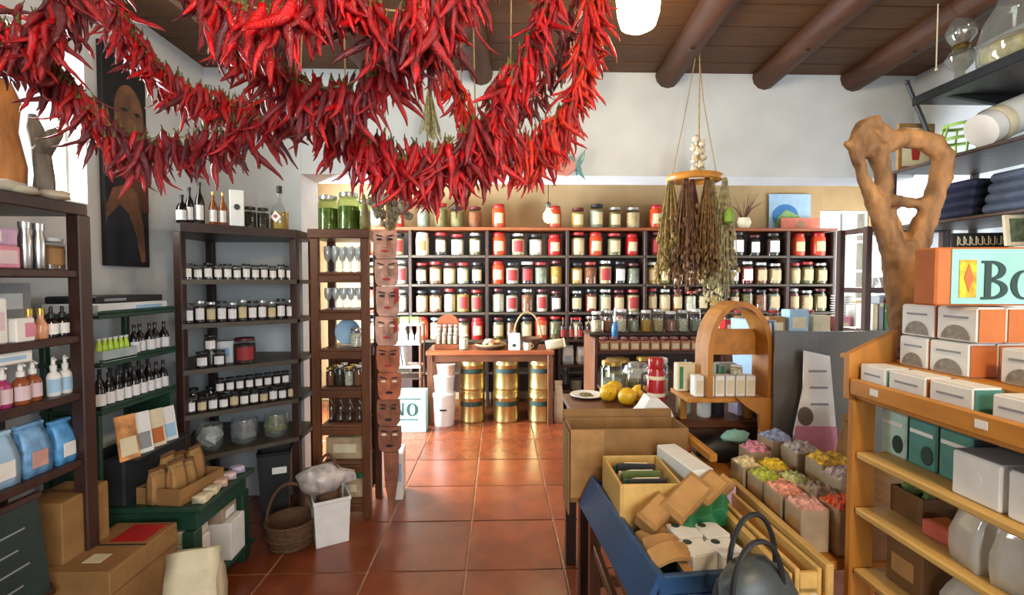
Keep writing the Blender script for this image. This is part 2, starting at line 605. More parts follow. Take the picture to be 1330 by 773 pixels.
# ================================================================== PRODUCT BUILDERS
CONT = {'dried green herbs': '#7d7446', 'pale petals': '#cbb083', 'dark tea leaves': '#3b2a1f', 'red berries': '#8a261d', 'golden flowers': '#c1913a',
        'cinnamon bark': '#8a5230', 'grey sage': '#8d907c', 'white beans': '#d8cdb4', 'peppercorns': '#2a2420'}
m_cont = {k: M('fill_' + k.replace(' ', '_'), v, 0.85, var=0.35, scale=90, bump=0.6) for k, v in CONT.items()}
LIDS = {'red': M('red_lid', '#a3211f', 0.35), 'black': M('black_lid', '#232224', 0.35), 'silver': M('silver_lid', '#b9b9b4', 0.3, metal=.8, var=.04),
        'maroon': M('maroon_lid', '#571a1e', 0.4), 'white': M('white_lid', '#e4e2dc', 0.4), 'gold': M('gold_lid', '#c0a050', 0.3, metal=.8, var=.05)}
m_lab = M('cream_label', '#cdbb90', 0.7, var=.06)
m_labw = M('white_label', '#e8e6e2', 0.65, var=.05)
m_labr = M('red_striped_label', '#9c2b2b', 0.6, var=.08)


def arc_patch(r, z0, z1, half, seg=8, th=.0012):
    """curved label on the -y side of a cylinder"""
    m = MB()
    out, inn = [], []
    for i in range(seg + 1):
        a = -PI / 2 - half + 2 * half * i / seg
        out.append(((r + th) * math.cos(a), (r + th) * math.sin(a)))
        inn.append((r * math.cos(a), r * math.sin(a)))
    m.ring(out, inn, z0, z1, 'z', closed=False)
    return m


def jar(label, loc, r, h, cont, lid, lab=None, rotz=0, group=None, fill=.82, seg=14, name='storage_jar', glass_m=None, lean=1.0):
    t = thing(name, label, 'jar', loc, rotz, group)
    R3 = (round(r, 3), round(h, 3))
    me = cached(('jg', R3, glass_m), lambda: MB().lathe([(r * .9, 0), (r, h * .03), (r, h * .78), (r * .8, h * .87), (r * .78, h * .9)], seg).mesh('glass', glass_m or g_clear, True))
    put('glass', me, t)
    mc = m_cont[cont] if isinstance(cont, str) else cont
    put('contents', cached(('jc', R3, fill, mc.name), lambda: MB().lathe([(r * .86, .004), (r * .955, h * .04), (r * .955, h * fill * .9), (r * .6, h * fill * .93)], seg).mesh('contents', mc, True)), t)
    ml = LIDS[lid]
    put('lid', cached(('jl', R3, lid), lambda: MB().lathe([(r * .86, h * .875), (r * .9, h * .885), (r * .9, h * .985), (r * .84, h)], seg).mesh('lid', ml, True)), t)
    if lab:
        put('label', cached(('jb', R3, lab.name), lambda: arc_patch(r * 1.005, h * .16, h * .66, .75).mesh('label', lab)), t)
    return t


def tub(label, loc, r, h, mat, lid, lab=None, group=None, name='storage_tub', rotz=0):
    t = thing(name, label, 'tub', loc, rotz, group)
    R3 = (round(r, 3), round(h, 3))
    put('body', cached(('tb', R3, mat.name), lambda: MB().lathe([(r * .95, 0), (r, h * .03), (r, h * .76), (r * .84, h * .86)], 16).mesh('body', mat, True)), t)
    put('lid', cached(('tl', R3, lid), lambda: MB().lathe([(r * .86, h * .85), (r * .88, h * .86), (r * .88, h * .97), (r * .8, h)], 16).mesh('lid', LIDS[lid], True)), t)
    if lab:
        put('label', cached(('tlb', R3, lab.name), lambda: arc_patch(r * 1.004, h * .2, h * .62, .7).mesh('label', lab)), t)
    return t


def bottle(label, loc, r, h, mat, capm, lab=None, neck=.62, nr=.32, group=None, rotz=0, cat='bottle', name='bottle', fillm=None, cap_h=.1):
    t = thing(name, label, cat, loc, rotz, group)
    R3 = (round(r, 4), round(h, 4), neck, nr)
    put('body', cached(('bb', R3, mat.name), lambda: MB().lathe([(r * .92, 0), (r, h * .02), (r, h * neck * .85), (r * .8, h * neck), (r * nr, h * (neck + .14)), (r * nr, h * (1 - cap_h))], 14).mesh('body', mat, True)), t)
    put('cap', cached(('bc', R3, capm.name, cap_h), lambda: MB().lathe([(r * nr * 1.2, h * (1 - cap_h)), (r * nr * 1.25, h * .995), (r * nr, h)], 12).mesh('cap', capm, True)), t)
    if lab:
        put('label', cached(('bl', R3, lab.name), lambda: arc_patch(r * 1.006, h * .1, h * neck * .72, 1.0).mesh('label', lab)), t)
    if fillm:
        put('liquid', cached(('bf', R3, fillm.name), lambda: MB().lathe([(r * .88, .004), (r * .94, h * .04), (r * .94, h * neck * .8), (r * .3, h * neck * .82)], 12).mesh('liquid', fillm, True)), t)
    return t


def dropper(label, loc, r, h, mat, capm, lab=None, group=None, rotz=0, pump=False):
    t = thing('pump_bottle' if pump else 'dropper_bottle', label, 'bottle', loc, rotz, group)
    k = (round(r, 4), round(h, 4), mat.name, capm.name, pump)
    put('body', cached(('db', k), lambda: MB().lathe([(r * .9, 0), (r, h * .02), (r, h * .5), (r * .75, h * .58), (r * .4, h * .62), (r * .4, h * .66)], 14).mesh('body', mat, True)), t)
    put('cap', cached(('dc', k), lambda: MB().lathe([(r * .5, h * .66), (r * .5, h * .78), (r * .3, h * .8), (r * .3, h * .93), (r * .15, h)], 12).mesh('cap', capm, True)), t)
    if pump:
        put('nozzle', cached(('dn', k), lambda: MB().tube([(0, 0, h * .95), (0, -r * .5, h * .97), (0, -r * 1.1, h * .93)], r * .16, 8).mesh('nozzle', capm, True)), t)
    if lab:
        put('label', cached(('dl', k, lab.name), lambda: arc_patch(r * 1.006, h * .1, h * .44, 1.1).mesh('label', lab)), t)
    return t


def carton(label, loc, sx, sy, sz, mat, rotz=0, name='carton', cat='box', panels=(), tape=None, group=None, rot=None, lip=True):
    """closed box; base centre at loc. panels: (side, u0, u1, v0, v1, material[, partname]) with side in x- x+ y- y+ z+ and u, v as fractions"""
    t = thing(name, label, cat, loc, rotz, group, rot)
    k = (round(sx, 4), round(sy, 4), round(sz, 4), mat.name)
    put('body', cached(('cb', k), lambda: MB().box(-sx / 2, sx / 2, -sy / 2, sy / 2, 0, sz, min(.004, sx * .06)).mesh('body', mat)), t)
    if lip:
        put('tuck_flap', cached(('cf', k), lambda: MB().box(-sx * .46, sx * .46, -sy * .49, sy * .40, sz - .0002, sz + .0012, .0004).mesh('tuck_flap', mat)), t)
    for p in panels:
        panel(t, sx, sy, sz, *p)
    if tape:
        panel(t, sx, sy, sz + .0012, 'z+', .0, 1, .44, .56, tape, 'tape')
    return t


def panel(t, sx, sy, sz, side, u0, u1, v0, v1, mat, pname='print', shape='rect', th=.0016):
    e = .0004
    m = MB()
    if side in ('x-', 'x+'):
        a, b = -sy / 2 + sy * u0, -sy / 2 + sy * u1
        c, d = sz * v0, sz * v1
        s = -1 if side == 'x-' else 1
        d0, d1 = s * (sx / 2 + e), s * (sx / 2 + e + th)
        ax = 'x'
    elif side in ('y-', 'y+'):
        a, b = -sx / 2 + sx * u0, -sx / 2 + sx * u1
        c, d = sz * v0, sz * v1
        s = -1 if side == 'y-' else 1
        d0, d1 = s * (sy / 2 + e), s * (sy / 2 + e + th)
        ax = 'y'
    else:
        a, b = -sx / 2 + sx * u0, -sx / 2 + sx * u1
        c, d = -sy / 2 + sy * v0, -sy / 2 + sy * v1
        d0, d1 = sz + .0014, sz + .0014 + th
        ax = 'z'
    if shape == 'oval':
        poly = [((a + b) / 2 + (b - a) / 2 * math.cos(2 * PI * i / 20), (c + d) / 2 + (d - c) / 2 * math.sin(2 * PI * i / 20)) for i in range(20)]
    elif shape == 'dome':
        poly = [((a + b) / 2 + (b - a) / 2 * math.cos(PI * i / 14), c + (d - c) * math.sin(PI * i / 14)) for i in range(15)]
    else:
        poly = [(a, c), (b, c), (b, d), (a, d)]
    m.prism(poly, d0, d1, ax)
    return m.build(pname, mat, t)


def paper_bag(label, loc, w, d, h, mat, rotz=0, fold=None, name='paper_bag', group=None, lab=None, rot=None, tie=None):
    """gusseted bag with a creased, pinched top"""
    t = thing(name, label, 'bag', loc, rotz, group, rot)
    vs, fs = [], []
    rows = [(1, 1, 0), (1.03, 1.02, .25), (1.02, .98, .5), (1.0, .7, .72), (.98, .32, .88), (.97, .1, 1.0)]
    rng = random.Random(int(w * 9999 + h * 777))
    n = 16
    for kx, ky, z in rows:
        for i in range(n):
            q = i / n * 4
            s, f = int(q), q - int(q)
            cx, cy = [(-1 + 2 * f, -1), (1, -1 + 2 * f), (1 - 2 * f, 1), (-1, 1 - 2 * f)][s]
            g = 1.0
            if abs(cx) == 1 and abs(cy) < .9 and z > .4:
                g = 1 - .22 * z
            j = rng.uniform(-.025, .025)
            vs.append((cx * w / 2 * kx * g + j * w, cy * d / 2 * ky + j * d, z * h + rng.uniform(-.01, .01) * h))
    for i in range(len(rows) - 1):
        for k in range(n):
            fs.append((i * n + k, i * n + (k + 1) % n, (i + 1) * n + (k + 1) % n, (i + 1) * n + k))
    fs.append(tuple(range(n))[::-1])
    fs.append(tuple((len(rows) - 1) * n + k for k in range(n)))
    MB().add(vs, fs).build('bag_body', mat, t, smooth='all')
    if fold:
        MB().box(-w * .5, w * .5, -d * .09 - .004, d * .09 + .004, h * .97, h * 1.05, .002).build('folded_top', fold, t)
    if lab:
        MB().box(-w * .3, w * .3, -d / 2 * 1.03 - .004, -d / 2 * 1.03 - .001, h * .16, h * .5, .001).build('label', lab, t)
    if tie:
        MB().tube([(w * .5 * math.cos(a), d * .3 * math.sin(a), h * .86) for a in [i * PI / 8 for i in range(16)]], .003, 6, closed=True).build('tie', tie, t)
    return t


def open_box(t, sx, sy, sz, th, mat, names=('side', 'end', 'base')):
    for s in (-1, 1):
        MB().box(s * (sx / 2 - th / 2) - th / 2, s * (sx / 2 - th / 2) + th / 2, -sy / 2, sy / 2, 0, sz, th * .2).build(names[0], mat, t)
        MB().box(-sx / 2 + th, sx / 2 - th, s * (sy / 2 - th / 2) - th / 2, s * (sy / 2 - th / 2) + th / 2, 0, sz, th * .2).build(names[1], mat, t)
    MB().box(-sx / 2 + th, sx / 2 - th, -sy / 2 + th, sy / 2 - th, 0, th, th * .2).build(names[2], mat, t)


def blob(m, c, r, seed=0, seg=10, rings=7, amp=.18, sq=(1, 1, 1)):
    rng = random.Random(seed)
    vs, fs = [], []
    for i in range(rings + 1):
        th = PI * i / rings
        for k in range(seg):
            a = 2 * PI * k / seg
            q = 1 + rng.uniform(-amp, amp)
            if i in (0, rings):
                q = 1
            vs.append((c[0] + r * q * sq[0] * math.sin(th) * math.cos(a), c[1] + r * q * sq[1] * math.sin(th) * math.sin(a), c[2] + r * q * sq[2] * math.cos(th)))
    for i in range(rings):
        for k in range(seg):
            fs.append((i * seg + k, (i + 1) * seg + k, (i + 1) * seg + (k + 1) % seg, i * seg + (k + 1) % seg))
    return m.add(vs, fs)


def ell(cx, cz, rx, rz, n=24, a0=0, a1=2 * PI):
    return [(cx + rx * math.cos(a0 + (a1 - a0) * i / n), cz + rz * math.sin(a0 + (a1 - a0) * i / n)) for i in range(n)]


def letter(par, ch, x, z, h, y, mat, th=.002, axis='y'):
    """serif capitals cut as thin plates; (x, z) is the lower left corner, facing -y"""
    m = MB()
    d0, d1 = y - th, y
    s = h
    if ch == 'N':
        w = .78 * s
        for q in ([(0.08, .06), (.2, .06), (.2, .94), (.08, .94)], [(.58, .06), (.70, .06), (.70, .94), (.58, .94)], [(.08, .94), (.26, .94), (.70, .06), (.52, .06)],
                  [(0, 0), (.28, 0), (.28, .06), (0, .06)], [(0, .94), (.26, .94), (.26, 1), (0, 1)], [(.5, .94), (.78, .94), (.78, 1), (.5, 1)]):
            m.prism([(x + u * s, z + v * s) for u, v in q], d0, d1, axis)
    elif ch in 'Oo':
        hh = s if ch == 'O' else s * .72
        w = hh * .86
        n = 28
        m.ring(ell(x + w / 2, z + hh / 2, w / 2, hh / 2, n), ell(x + w / 2, z + hh / 2, w / 2 - .21 * hh, hh / 2 - .07 * hh, n), d0, d1, axis)
    elif ch == 'B':
        w = .68 * s
        for q in ([(.08, 0), (.24, 0), (.24, 1), (.08, 1)], [(0, 0), (.08, 0), (.08, .06), (0, .06)], [(0, .94), (.08, .94), (.08, 1), (0, 1)]):
            m.prism([(x + u * s, z + v * s) for u, v in q], d0, d1, axis)
        for zc, rx, rz in ((.26, .42, .26), (.75, .36, .25)):
            n = 14
            o = [(x + (.24 + rx * math.cos(-PI / 2 + PI * i / n)) * s, z + (zc + rz * math.sin(-PI / 2 + PI * i / n)) * s) for i in range(n + 1)]
            q = [(x + (.24 + (rx - .17) * math.cos(-PI / 2 + PI * i / n)) * s, z + (zc + (rz - .07) * math.sin(-PI / 2 + PI * i / n)) * s) for i in range(n + 1)]
            m.ring(o, q, d0, d1, axis, closed=False)
    o = m.build('letter', mat, par)
    return w
# ================================================================== CHILI STRINGS
def chili_mat(name, hexc, rough=.28):
    return M(name, hexc, rough, var=.25, scale=7, bump=.5, coat=.22, bscale=55, spec=.6)
m_chili = [chili_mat('chili_scarlet', '#c4060e', .26), chili_mat('chili_red', '#a2060e', .28), chili_mat('chili_crimson', '#840610', .3), chili_mat('chili_maroon', '#5c0812', .32), chili_mat('chili_orange', '#d62a08', .28)]
m_stem = M('dry_stem', '#5f5426', .8, var=.2, scale=40)
CHM = {}
def chili_mesh(shape, col):
    if (shape, col) in CHM:
        return CHM[shape, col]
    rng = random.Random(shape * 31 + 5)
    bend = rng.uniform(.05, .62)
    tw = rng.uniform(-1.2, 1.2)
    fat = rng.uniform(.05, .078)
    n = 10
    path, rad = [], []
    for i in range(n):
        t = i / (n - 1)
        a = tw * t
        off = bend * t * t * (1 + .5 * math.sin(3 * t + shape))
        path.append((off * math.cos(a) + rng.uniform(-.012, .012), off * math.sin(a) + rng.uniform(-.012, .012), -.08 - t * (1 - bend * .35) * .92))
        rad.append(fat * ((.6 + 2.2 * t) if t < .18 else (1 - ((t - .18) / .82) ** 2.6) * .86 + .14) * rng.uniform(.82, 1.12))
    m = MB()
    m.tube(path, rad, 8, 0, flat=rng.uniform(.65, .95))
    m.tube([(rng.uniform(-.03, .03), 0, .05), (0, 0, -.02), (0, 0, -.075), (path[0][0], path[0][1], -.10)], [.012, .014, .035, .04], 6, 1)
    CHM[shape, col] = m.mesh('chili', [m_chili[col], m_stem], 'all')
    return CHM[shape, col]

def chili_string(label, pts, n, lens, cols, seed, tail0=None, tail1=None, spread=.50, layers=.02, name='chili_string'):
    rng = random.Random(seed)
    t = thing(name, label, 'dried chilies', pts[0], 0, 'strings of dried chilies under the ceiling')
    b = Vector(pts[0])
    sm = spline(pts, 160)
    # resample by arc length
    cum = [0]
    for a_, b_ in zip(sm[:-1], sm[1:]):
        cum.append(cum[-1] + (b_ - a_).length)
    full = ([Vector(tail0)] if tail0 else []) + sm[::6] + [sm[-1]] + ([Vector(tail1)] if tail1 else [])
    MB().tube([p - b for p in full], .0022, 5).build('twine', m_rope, t)
    for k in range(n):
        s = cum[-1] * (k + rng.random()) / n
        i = 0
        while i < len(cum) - 2 and cum[i + 1] < s:
            i += 1
        f = (s - cum[i]) / max(1e-6, cum[i + 1] - cum[i])
        p = sm[i].lerp(sm[i + 1], f)
        tang = (sm[i + 1] - sm[i]).normalized()
        az = rng.uniform(0, 2 * PI)
        tilt = abs(rng.gauss(0, spread)) + .05
        if tilt > 1.35:
            tilt = 1.0
        d = Vector((math.sin(tilt) * math.cos(az), math.sin(tilt) * math.sin(az), -math.cos(tilt)))
        # hang slightly off the twine
        q = d.to_track_quat('-Z', 'Y') @ Euler((0, 0, rng.uniform(0, 2 * PI))).to_quaternion()
        L = rng.uniform(*lens)
        c = rng.choices(range(5), cols)[0]
        o = put('chili', chili_mesh(rng.randrange(9), c), t)
        o.rotation_mode = 'QUATERNION'
        o.rotation_quaternion = q
        o.scale = (L * rng.uniform(.9, 1.15), L * rng.uniform(.9, 1.15), L)
        o.location = p - b + Vector((rng.uniform(-layers, layers), rng.uniform(-layers, layers), rng.uniform(-layers * 1.2, layers * 1.5)))
    return t

H = CEIL
chili_string('dark red chili string sagging across the far left, in front of the portrait', [(-1.34, 1.25, 2.25), (-1.263, 1.25, 2.13), (-1.17, 1.25, 2.075), (-1.086, 1.25, 2.005), (-1.022, 1.25, 1.926), (-.946, 1.25, 1.875), (-.829, 1.25, 1.872), (-.712, 1.25, 1.892), (-.613, 1.25, 1.93), (-.524, 1.25, 1.99)], 264, (.085, 0.148), (1, 3, 4, 3, 0), 11, (-1.4, 1.2, H), (-.50, 1.25, H), .30)
chili_string('short maroon chili string hanging in the top left corner', [(-1.25, 1.1, 2.2), (-1.19, 1.1, 2.12), (-1.129, 1.1, 2.075), (-1.045, 1.1, 2.075), (-.985, 1.1, 2.12), (-.93, 1.1, 2.21)], 168, (.08, 0.138), (1, 2, 4, 3, 0), 12, (-1.28, 1.1, H), (-.9, 1.1, H), .34)
chili_string('glossy scarlet chili string curving down from the upper left ceiling', [(-1.30, 1.6, 2.56), (-1.283, 1.6, 2.49), (-1.213, 1.6, 2.344), (-1.13, 1.6, 2.222), (-1.033, 1.6, 2.152), (-.934, 1.6, 2.11), (-.809, 1.6, 2.10), (-.658, 1.6, 2.127)], 290, (.095, .15), (4, 4, 2, 1, 0), 13, (-1.32, 1.6, H), (-.62, 1.6, H), .26)
chili_string('bundle of large near chilies at the top, left of centre', [(-.55, .85, 2.12), (-.51, .85, 2.03), (-.45, .85, 1.985), (-.38, .85, 1.98), (-.31, .85, 2.03), (-.26, .85, 2.12)], 99, (.085, 0.143), (4, 4, 2, 1, 0), 14, (-.57, .85, H), (-.24, .85, H), .24)
chili_string('bundle of large near chilies at the top centre of the photo', [(-.30, .9, 2.13), (-.255, .9, 2.04), (-.2, .9, 2.005), (-.13, .9, 2.03), (-.07, .9, 2.13)], 86, (.09, 0.154), (5, 4, 2, 1, 0), 15, (-.31, .9, H), (-.05, .9, H), .22)
chili_string('long chili string with the lowest sag, in front of the back shelves', [(-.503, 1.2, 1.975), (-.418, 1.2, 1.925), (-.343, 1.2, 1.868), (-.247, 1.2, 1.832), (-.131, 1.2, 1.845), (-.034, 1.2, 1.92), (.024, 1.2, 2.014), (.082, 1.2, 2.11), (.149, 1.2, 2.30)], 300, (.09, 0.154), (4, 4, 3, 1, 0), 16, (-.50, 1.2, H), (.17, 1.2, H), .25)
chili_string('dense crimson chili string crossing the centre top of the photo', [(-.62, 1.02, 2.17), (-.545, 1.02, 2.045), (-.482, 1.02, 1.97), (-.403, 1.02, 1.918), (-.33, 1.02, 1.915), (-.257, 1.02, 1.955), (-.176, 1.02, 2.003), (-.094, 1.02, 2.085), (-.045, 1.02, 2.18)], 264, (.08, 0.138), (2, 4, 4, 2, 0), 17, (-.63, 1.02, H), (-.03, 1.02, H), .3)
chili_string('bright orange red chili string nearest the hanging lamp', [(-.229, 1.4, 2.405), (-.174, 1.4, 2.208), (-.119, 1.4, 2.065), (-.063, 1.4, 1.972), (.028, 1.4, 1.92), (.118, 1.4, 1.935), (.198, 1.4, 2.03), (.247, 1.4, 2.159), (.287, 1.4, 2.40)], 296, (.075, 0.133), (3, 2, 0, 0, 5), 18, (-.24, 1.4, H), (.3, 1.4, H), .24)
chili_string('dark maroon chili string behind the orange one', [(-.131, 1.7, 2.03), (-.021, 1.7, 2.055), (.116, 1.7, 2.165), (.212, 1.7, 2.30), (.275, 1.7, 2.50), (.307, 1.7, 2.64)], 192, (.07, 0.111), (0, 1, 4, 4, 0), 19, (-.14, 1.7, H), (.33, 1.7, H), .3)
chili_string('second bright chili string doubling the orange one, slightly lower', [(-.07, 1.46, 1.93), (.02, 1.46, 1.885), (.11, 1.46, 1.89), (.19, 1.46, 1.965), (.25, 1.46, 2.09), (.285, 1.46, 2.25), (.305, 1.46, 2.46)], 210, (.075, .125), (3, 2, 0, 0, 5), 20, (-.09, 1.46, H), (.31, 1.46, H), .24)
chili_string('short low chili string fringing the middle of the doorway', [(-.40, 1.26, 1.90), (-.32, 1.26, 1.845), (-.23, 1.26, 1.81), (-.13, 1.26, 1.81), (-.04, 1.26, 1.85), (.03, 1.26, 1.94)], 150, (.085, .14), (4, 4, 3, 1, 0), 21, (-.41, 1.26, H), (.04, 1.26, H), .22)
# ================================================================== BACK ROOM
rng = random.Random(21)
ROWN = ['top', 'second', 'third', 'fourth', 'fifth']
names = list(CONT)
m_tubred = M('red_plastic', '#b3241f', .3, var=.05)
m_tubwhite = M('ivory_ceramic', '#ddd3b6', .35, var=.04)
m_tuborange = M('orange_red_tin', '#c4421f', .35, var=.05)
for ri, z in enumerate(BZ[:5]):
    k = 0
    for a, b in zip(DIV[:-1], DIV[1:]):
        if ri == 4 and a > 1.7:
            continue
        wid = b - a - .07
        pitch = (.2, .188, .152, .152, .16)[ri]
        n = max(1, int(wid / pitch))
        st = wid / n
        for i in range(n):
            x = a + .035 + st * (i + .5) + rng.uniform(-.008, .008)
            if ri == 0 and (.15 < x < .62 or x > 2.2):
                continue
            h = rng.uniform(.25, .285) if ri else rng.uniform(.24, .32)
            r = min(rng.uniform(.072, .086), st * .46)
            loc = (x, 5.70 + rng.uniform(-.012, .012), z)
            o_ = ORD[min(k, 27)]
            k += 1
            c = rng.choices(names, (5, 5, 2, 2, 3, 3, 2, 3, 2))[0]
            q = rng.random()
            red_p = (.22, .34, .06, .05, .1)[ri]
            if ri == 1 and i == 0 and a == DIV[1]:
                tub('ivory ceramic canister with a brown label on the second back shelf', loc, .08, .27, m_tubwhite, 'white', m_kraft)
            elif q < red_p:
                tub(f'solid red tub with a pale label, {o_} from left on the {ROWN[ri]} back shelf', loc, r, h, rng.choice((m_tubred, m_tuborange)), 'red', m_lab)
            else:
                lid = rng.choices(('red', 'black', 'silver', 'maroon', 'white'), ((2, 4, 2, 2, 0), (3, 3, 3, 3, 0), (2, 2, 4, 2, 1), (3, 2, 2, 4, 0), (3, 2, 2, 2, 0))[ri])[0]
                lab = rng.choices((m_lab, m_labw, m_labr, None), (5, 2, 1, 2))[0]
                jar(f'{lid} lidded jar of {c}, {o_} from left on the {ROWN[ri]} back shelf', loc, r, h, c, lid, lab)
# counter table
ct = thing('counter_table', 'reddish wooden counter table above the gold tins', 'table', (-.1, 5.16, 0))
board_obj('table_top', ct, -.66, .68, -.28, .24, .735, .78, m_red_w, .006)
for x in (-.62, .64):
    for y in (-.24, .2):
        board_obj('leg', ct, x - .028, x + .028, y - .028, y + .028, 0, .735, m_brown)
board_obj('apron', ct, -.6, .62, -.25, -.23, .66, .735, m_brownh)
# gold tins
def tin(label, loc, r=.142, h=.35):
    t = thing('gold_tin', label, 'tin', loc, 0, 'gold tins stacked under the counter')
    put('body', cached('tinb', lambda: MB().lathe([(r * .97, 0), (r, .01), (r * .985, .02), (r * .985, h * .74), (r, h * .75), (r * .985, h * .77), (r * .985, h * .9), (r * .9, h * .92)], 28).mesh('body', m_gold, True)), t)
    put('lid', cached('tinl', lambda: MB().lathe([(r * .93, h * .905), (r * .96, h * .91), (r * .96, h * .985), (r * .9, h), (r * .88, h * .985)], 28).mesh('lid', m_gold, True)), t)
    put('label_band', cached('tinlab', lambda: arc_patch(r * .99, h * .50, h * .64, .95, 12).mesh('label_band', m_ink)), t)
    put('seam', cached('tins', lambda: arc_patch(r * .988, h * .03, h * .73, .02, 2).mesh('seam', m_gold)), t, rot=(0, 0, .8))
for i, x in enumerate((-.295, .075, .45)):
    w_ = ('left', 'middle', 'right')[i]
    tin(f'lower gold tin of the {w_} stack under the counter', (x, 5.08, 0))
    tin(f'upper gold tin of the {w_} stack under the counter', (x + .004, 5.078, .3505))
# stacked white tubs
for i in range(3):
    t = thing('white_bucket', ['large white bucket with a dark print on the floor left of the gold tins', 'middle white tub stacked in the large bucket by the gold tins', 'topmost pinkish tub of the stack by the gold tins'][i], 'bucket', (-.575 + (.0, .0, .02)[i], 4.93, (0, .335, .52)[i]))
    r, h = (.12, .112, .10)[i], (.335, .185, .12)[i]
    mt = (m_white, m_white, M('pinkish_plastic', '#d9b9a6', .5, var=.04))[i]
    MB().lathe([(r * .84, 0), (r * .96, h * .85), (r * .96, h * .9), (r * .88, h * .9), (r * .8, .01)], 22).build('body', mt, t, True)
    MB().lathe([(r, h * .9), (r * 1.02, h * .93), (r * 1.0, h), (r * .9, h)], 22).build('rim', mt, t, True)
    if i == 0:
        arc_patch(r * .94, h * .5, h * .55, .3, 5, .006).build('print', m_black, t)
# teal box lettered NO
t = carton('pale teal cardboard box lettered NO on the floor by the doorway', (-.905, 4.72, 0), .36, .12, .42, m_tealc, .0, 'lettered_box')
w = letter(t, 'N', -.135, .165, .13, -.0615, m_ink)
letter(t, 'O', -.135 + w + .02, .165, .13, -.0615, m_ink)
for z, u in ((.33, .13), (.125, .10)):
    MB().box(-u, u, -.0622, -.0605, z, z + .010, .0003).build('small_print', m_ink, t)
# tiered stand left of the counter
st_ = thing('tier_stand', 'white two tier stand with green boxes, left of the counter', 'stand', (-.98, 5.0, 0))
for z in (1.06, .86, .62, .50):
    board_obj('tray', st_, -.17, .17, -.14, .14, z - .015, z, m_white if z > .6 else m_darkh)
for x in (-.165, .165):
    for y in (-.12, .12):
        board_obj('upright', st_, x - .012, x + .012, y - .012, y + .012, 0, 1.045, m_brown)
for i in range(3):
    carton(f'light green carton on the white stand, {ORD[i]} from left', (-1.09 + i * .105, 4.95, 1.06), .095, .07, .07, M('lime_card', '#7fae4a', .6), name='small_carton', panels=[('y-', .1, .9, .15, .5, m_white)])
for i in range(5):
    bottle(f'small white bottle on the middle tier of the stand, {ORD[i]} from left', (-1.11 + i * .065, 4.94, .86), .024, .15, m_white, LIDS['black'], m_lblue)
for i in range(4):
    o = carton(f'pale blue booklet leaning on the stand, {ORD[i]} from left', (-1.09 + i * .035, 4.98, .622), .018, .16, .2, (m_lblue, m_white)[i % 2], 0, 'booklet', 'booklet', rot=(0, -.12, 0), lip=False, panels=[('y-', .1, .9, .05, .95, m_cream, 'pages')])
# things on the counter table
cr = thing('cup_rack', 'red wooden rack of little glasses on the counter', 'rack', (-.56, 5.10, .78))
board_obj('base', cr, -.13, .13, -.08, .08, 0, .05, m_red_w)
board_obj('base', cr, -.13, .13, -.0, .08, .05, .13, m_red_w)
MB().prism([(-.12, .13), (.12, .13), (.12, .27), (.09, .33), (.04, .36), (-.04, .36), (-.09, .33), (-.12, .27)], .065, .08).build('arched_back', m_red_w, cr)
for i in range(8):
    jar(f'little spice glass on the red rack, {ORD[i % 4]} from left, {"lower" if i < 4 else "upper"} row', (-.65 + (i % 4) * .06, 5.055 if i < 4 else 5.13, .8305 if i < 4 else .9105), .022, .12, 'white beans', 'white', None, name='spice_glass')
jar('tall frosted plastic canister beside the red rack', (-.375, 5.0, .78), .05, .16, 'white beans', 'white')
tr = thing('wicker_tray', 'shallow wicker tray of wrapped goods on the counter', 'tray', (-.09, 5.06, .78))
MB().lathe([(.12, 0), (.17, .035), (.175, .05), (.16, .05), (.12, .01)], 20).build('bowl', m_wick, tr, True)
MB().tube([(.17 * math.cos(a), .17 * math.sin(a), .05) for a in [i * PI / 12 for i in range(24)]], .009, 6, closed=True).build('rim', m_rope, tr, True)
for i in range(11):
    m = MB()
    blob(m, (0, 0, 0), .042, i, 9, 6, .15, (1.2, .8, .55))
    o = m.build('wrapped_sweet', (m_cream, m_orange, m_kraft, m_white)[i % 4], None, smooth='all', loc=(-.09 + .11 * math.cos(i * 2.4) * (i % 3) / 2.2, 5.06 + .11 * math.sin(i * 2.4) * (i % 3) / 2.2, .835 + .028 * (i % 2)), rot=(0, 0, i))
    tag(o, 'small wrapped parcel heaped in the wicker tray on the counter', 'parcel', 'parcels in the wicker tray')
hb = thing('handled_basket', 'wicker basket with tall round handle on the counter', 'basket', (.31, 5.10, .78))
MB().lathe([(.11, 0), (.15, .09), (.155, .11), (.14, .11), (.10, .012)], 20).build('bowl', m_wick, hb, True)
MB().tube([(.15 * math.cos(a), 0, .09 + .30 * math.sin(a)) for a in [PI * i / 18 for i in range(19)]], .01, 7).build('handle', m_rope, hb, True)
sg = thing('price_card', 'white printed card standing on the counter by the wicker basket', 'card', (.16, 4.93, .78), 0)
MB().box(-.06, .06, -.004, .004, 0, .18, .001).build('card', m_white, sg)
for z in (.14, .122, .104):
    MB().box(-.04, .04, -.0055, -.0042, z, z + .007, .0003).build('text_line', m_lblue, sg)
MB().prism(ell(0, .05, .022, .018, 16), -.0055, -.0042).build('emblem', m_ink, sg)
mug = thing('mug', 'cream mug with dark mouth on the counter right of the white card', 'mug', (.30, 4.945, .78))
MB().lathe([(.035, 0), (.042, .01), (.042, .08), (.037, .08), (.035, .012)], 18).build('body', m_cream, mug, True)
MB().tube([(.04 + .022 * math.sin(a), 0, .042 + .024 * math.cos(a)) for a in [PI * i / 10 for i in range(11)]], .005, 6).build('handle', m_cream, mug, True)
paper_bag('flat pale bread bag lying at the right end of the counter', (.50, 5.0, .815), .1, .06, .2, m_cream, rot=(0, R(80), 0), fold=m_cream)
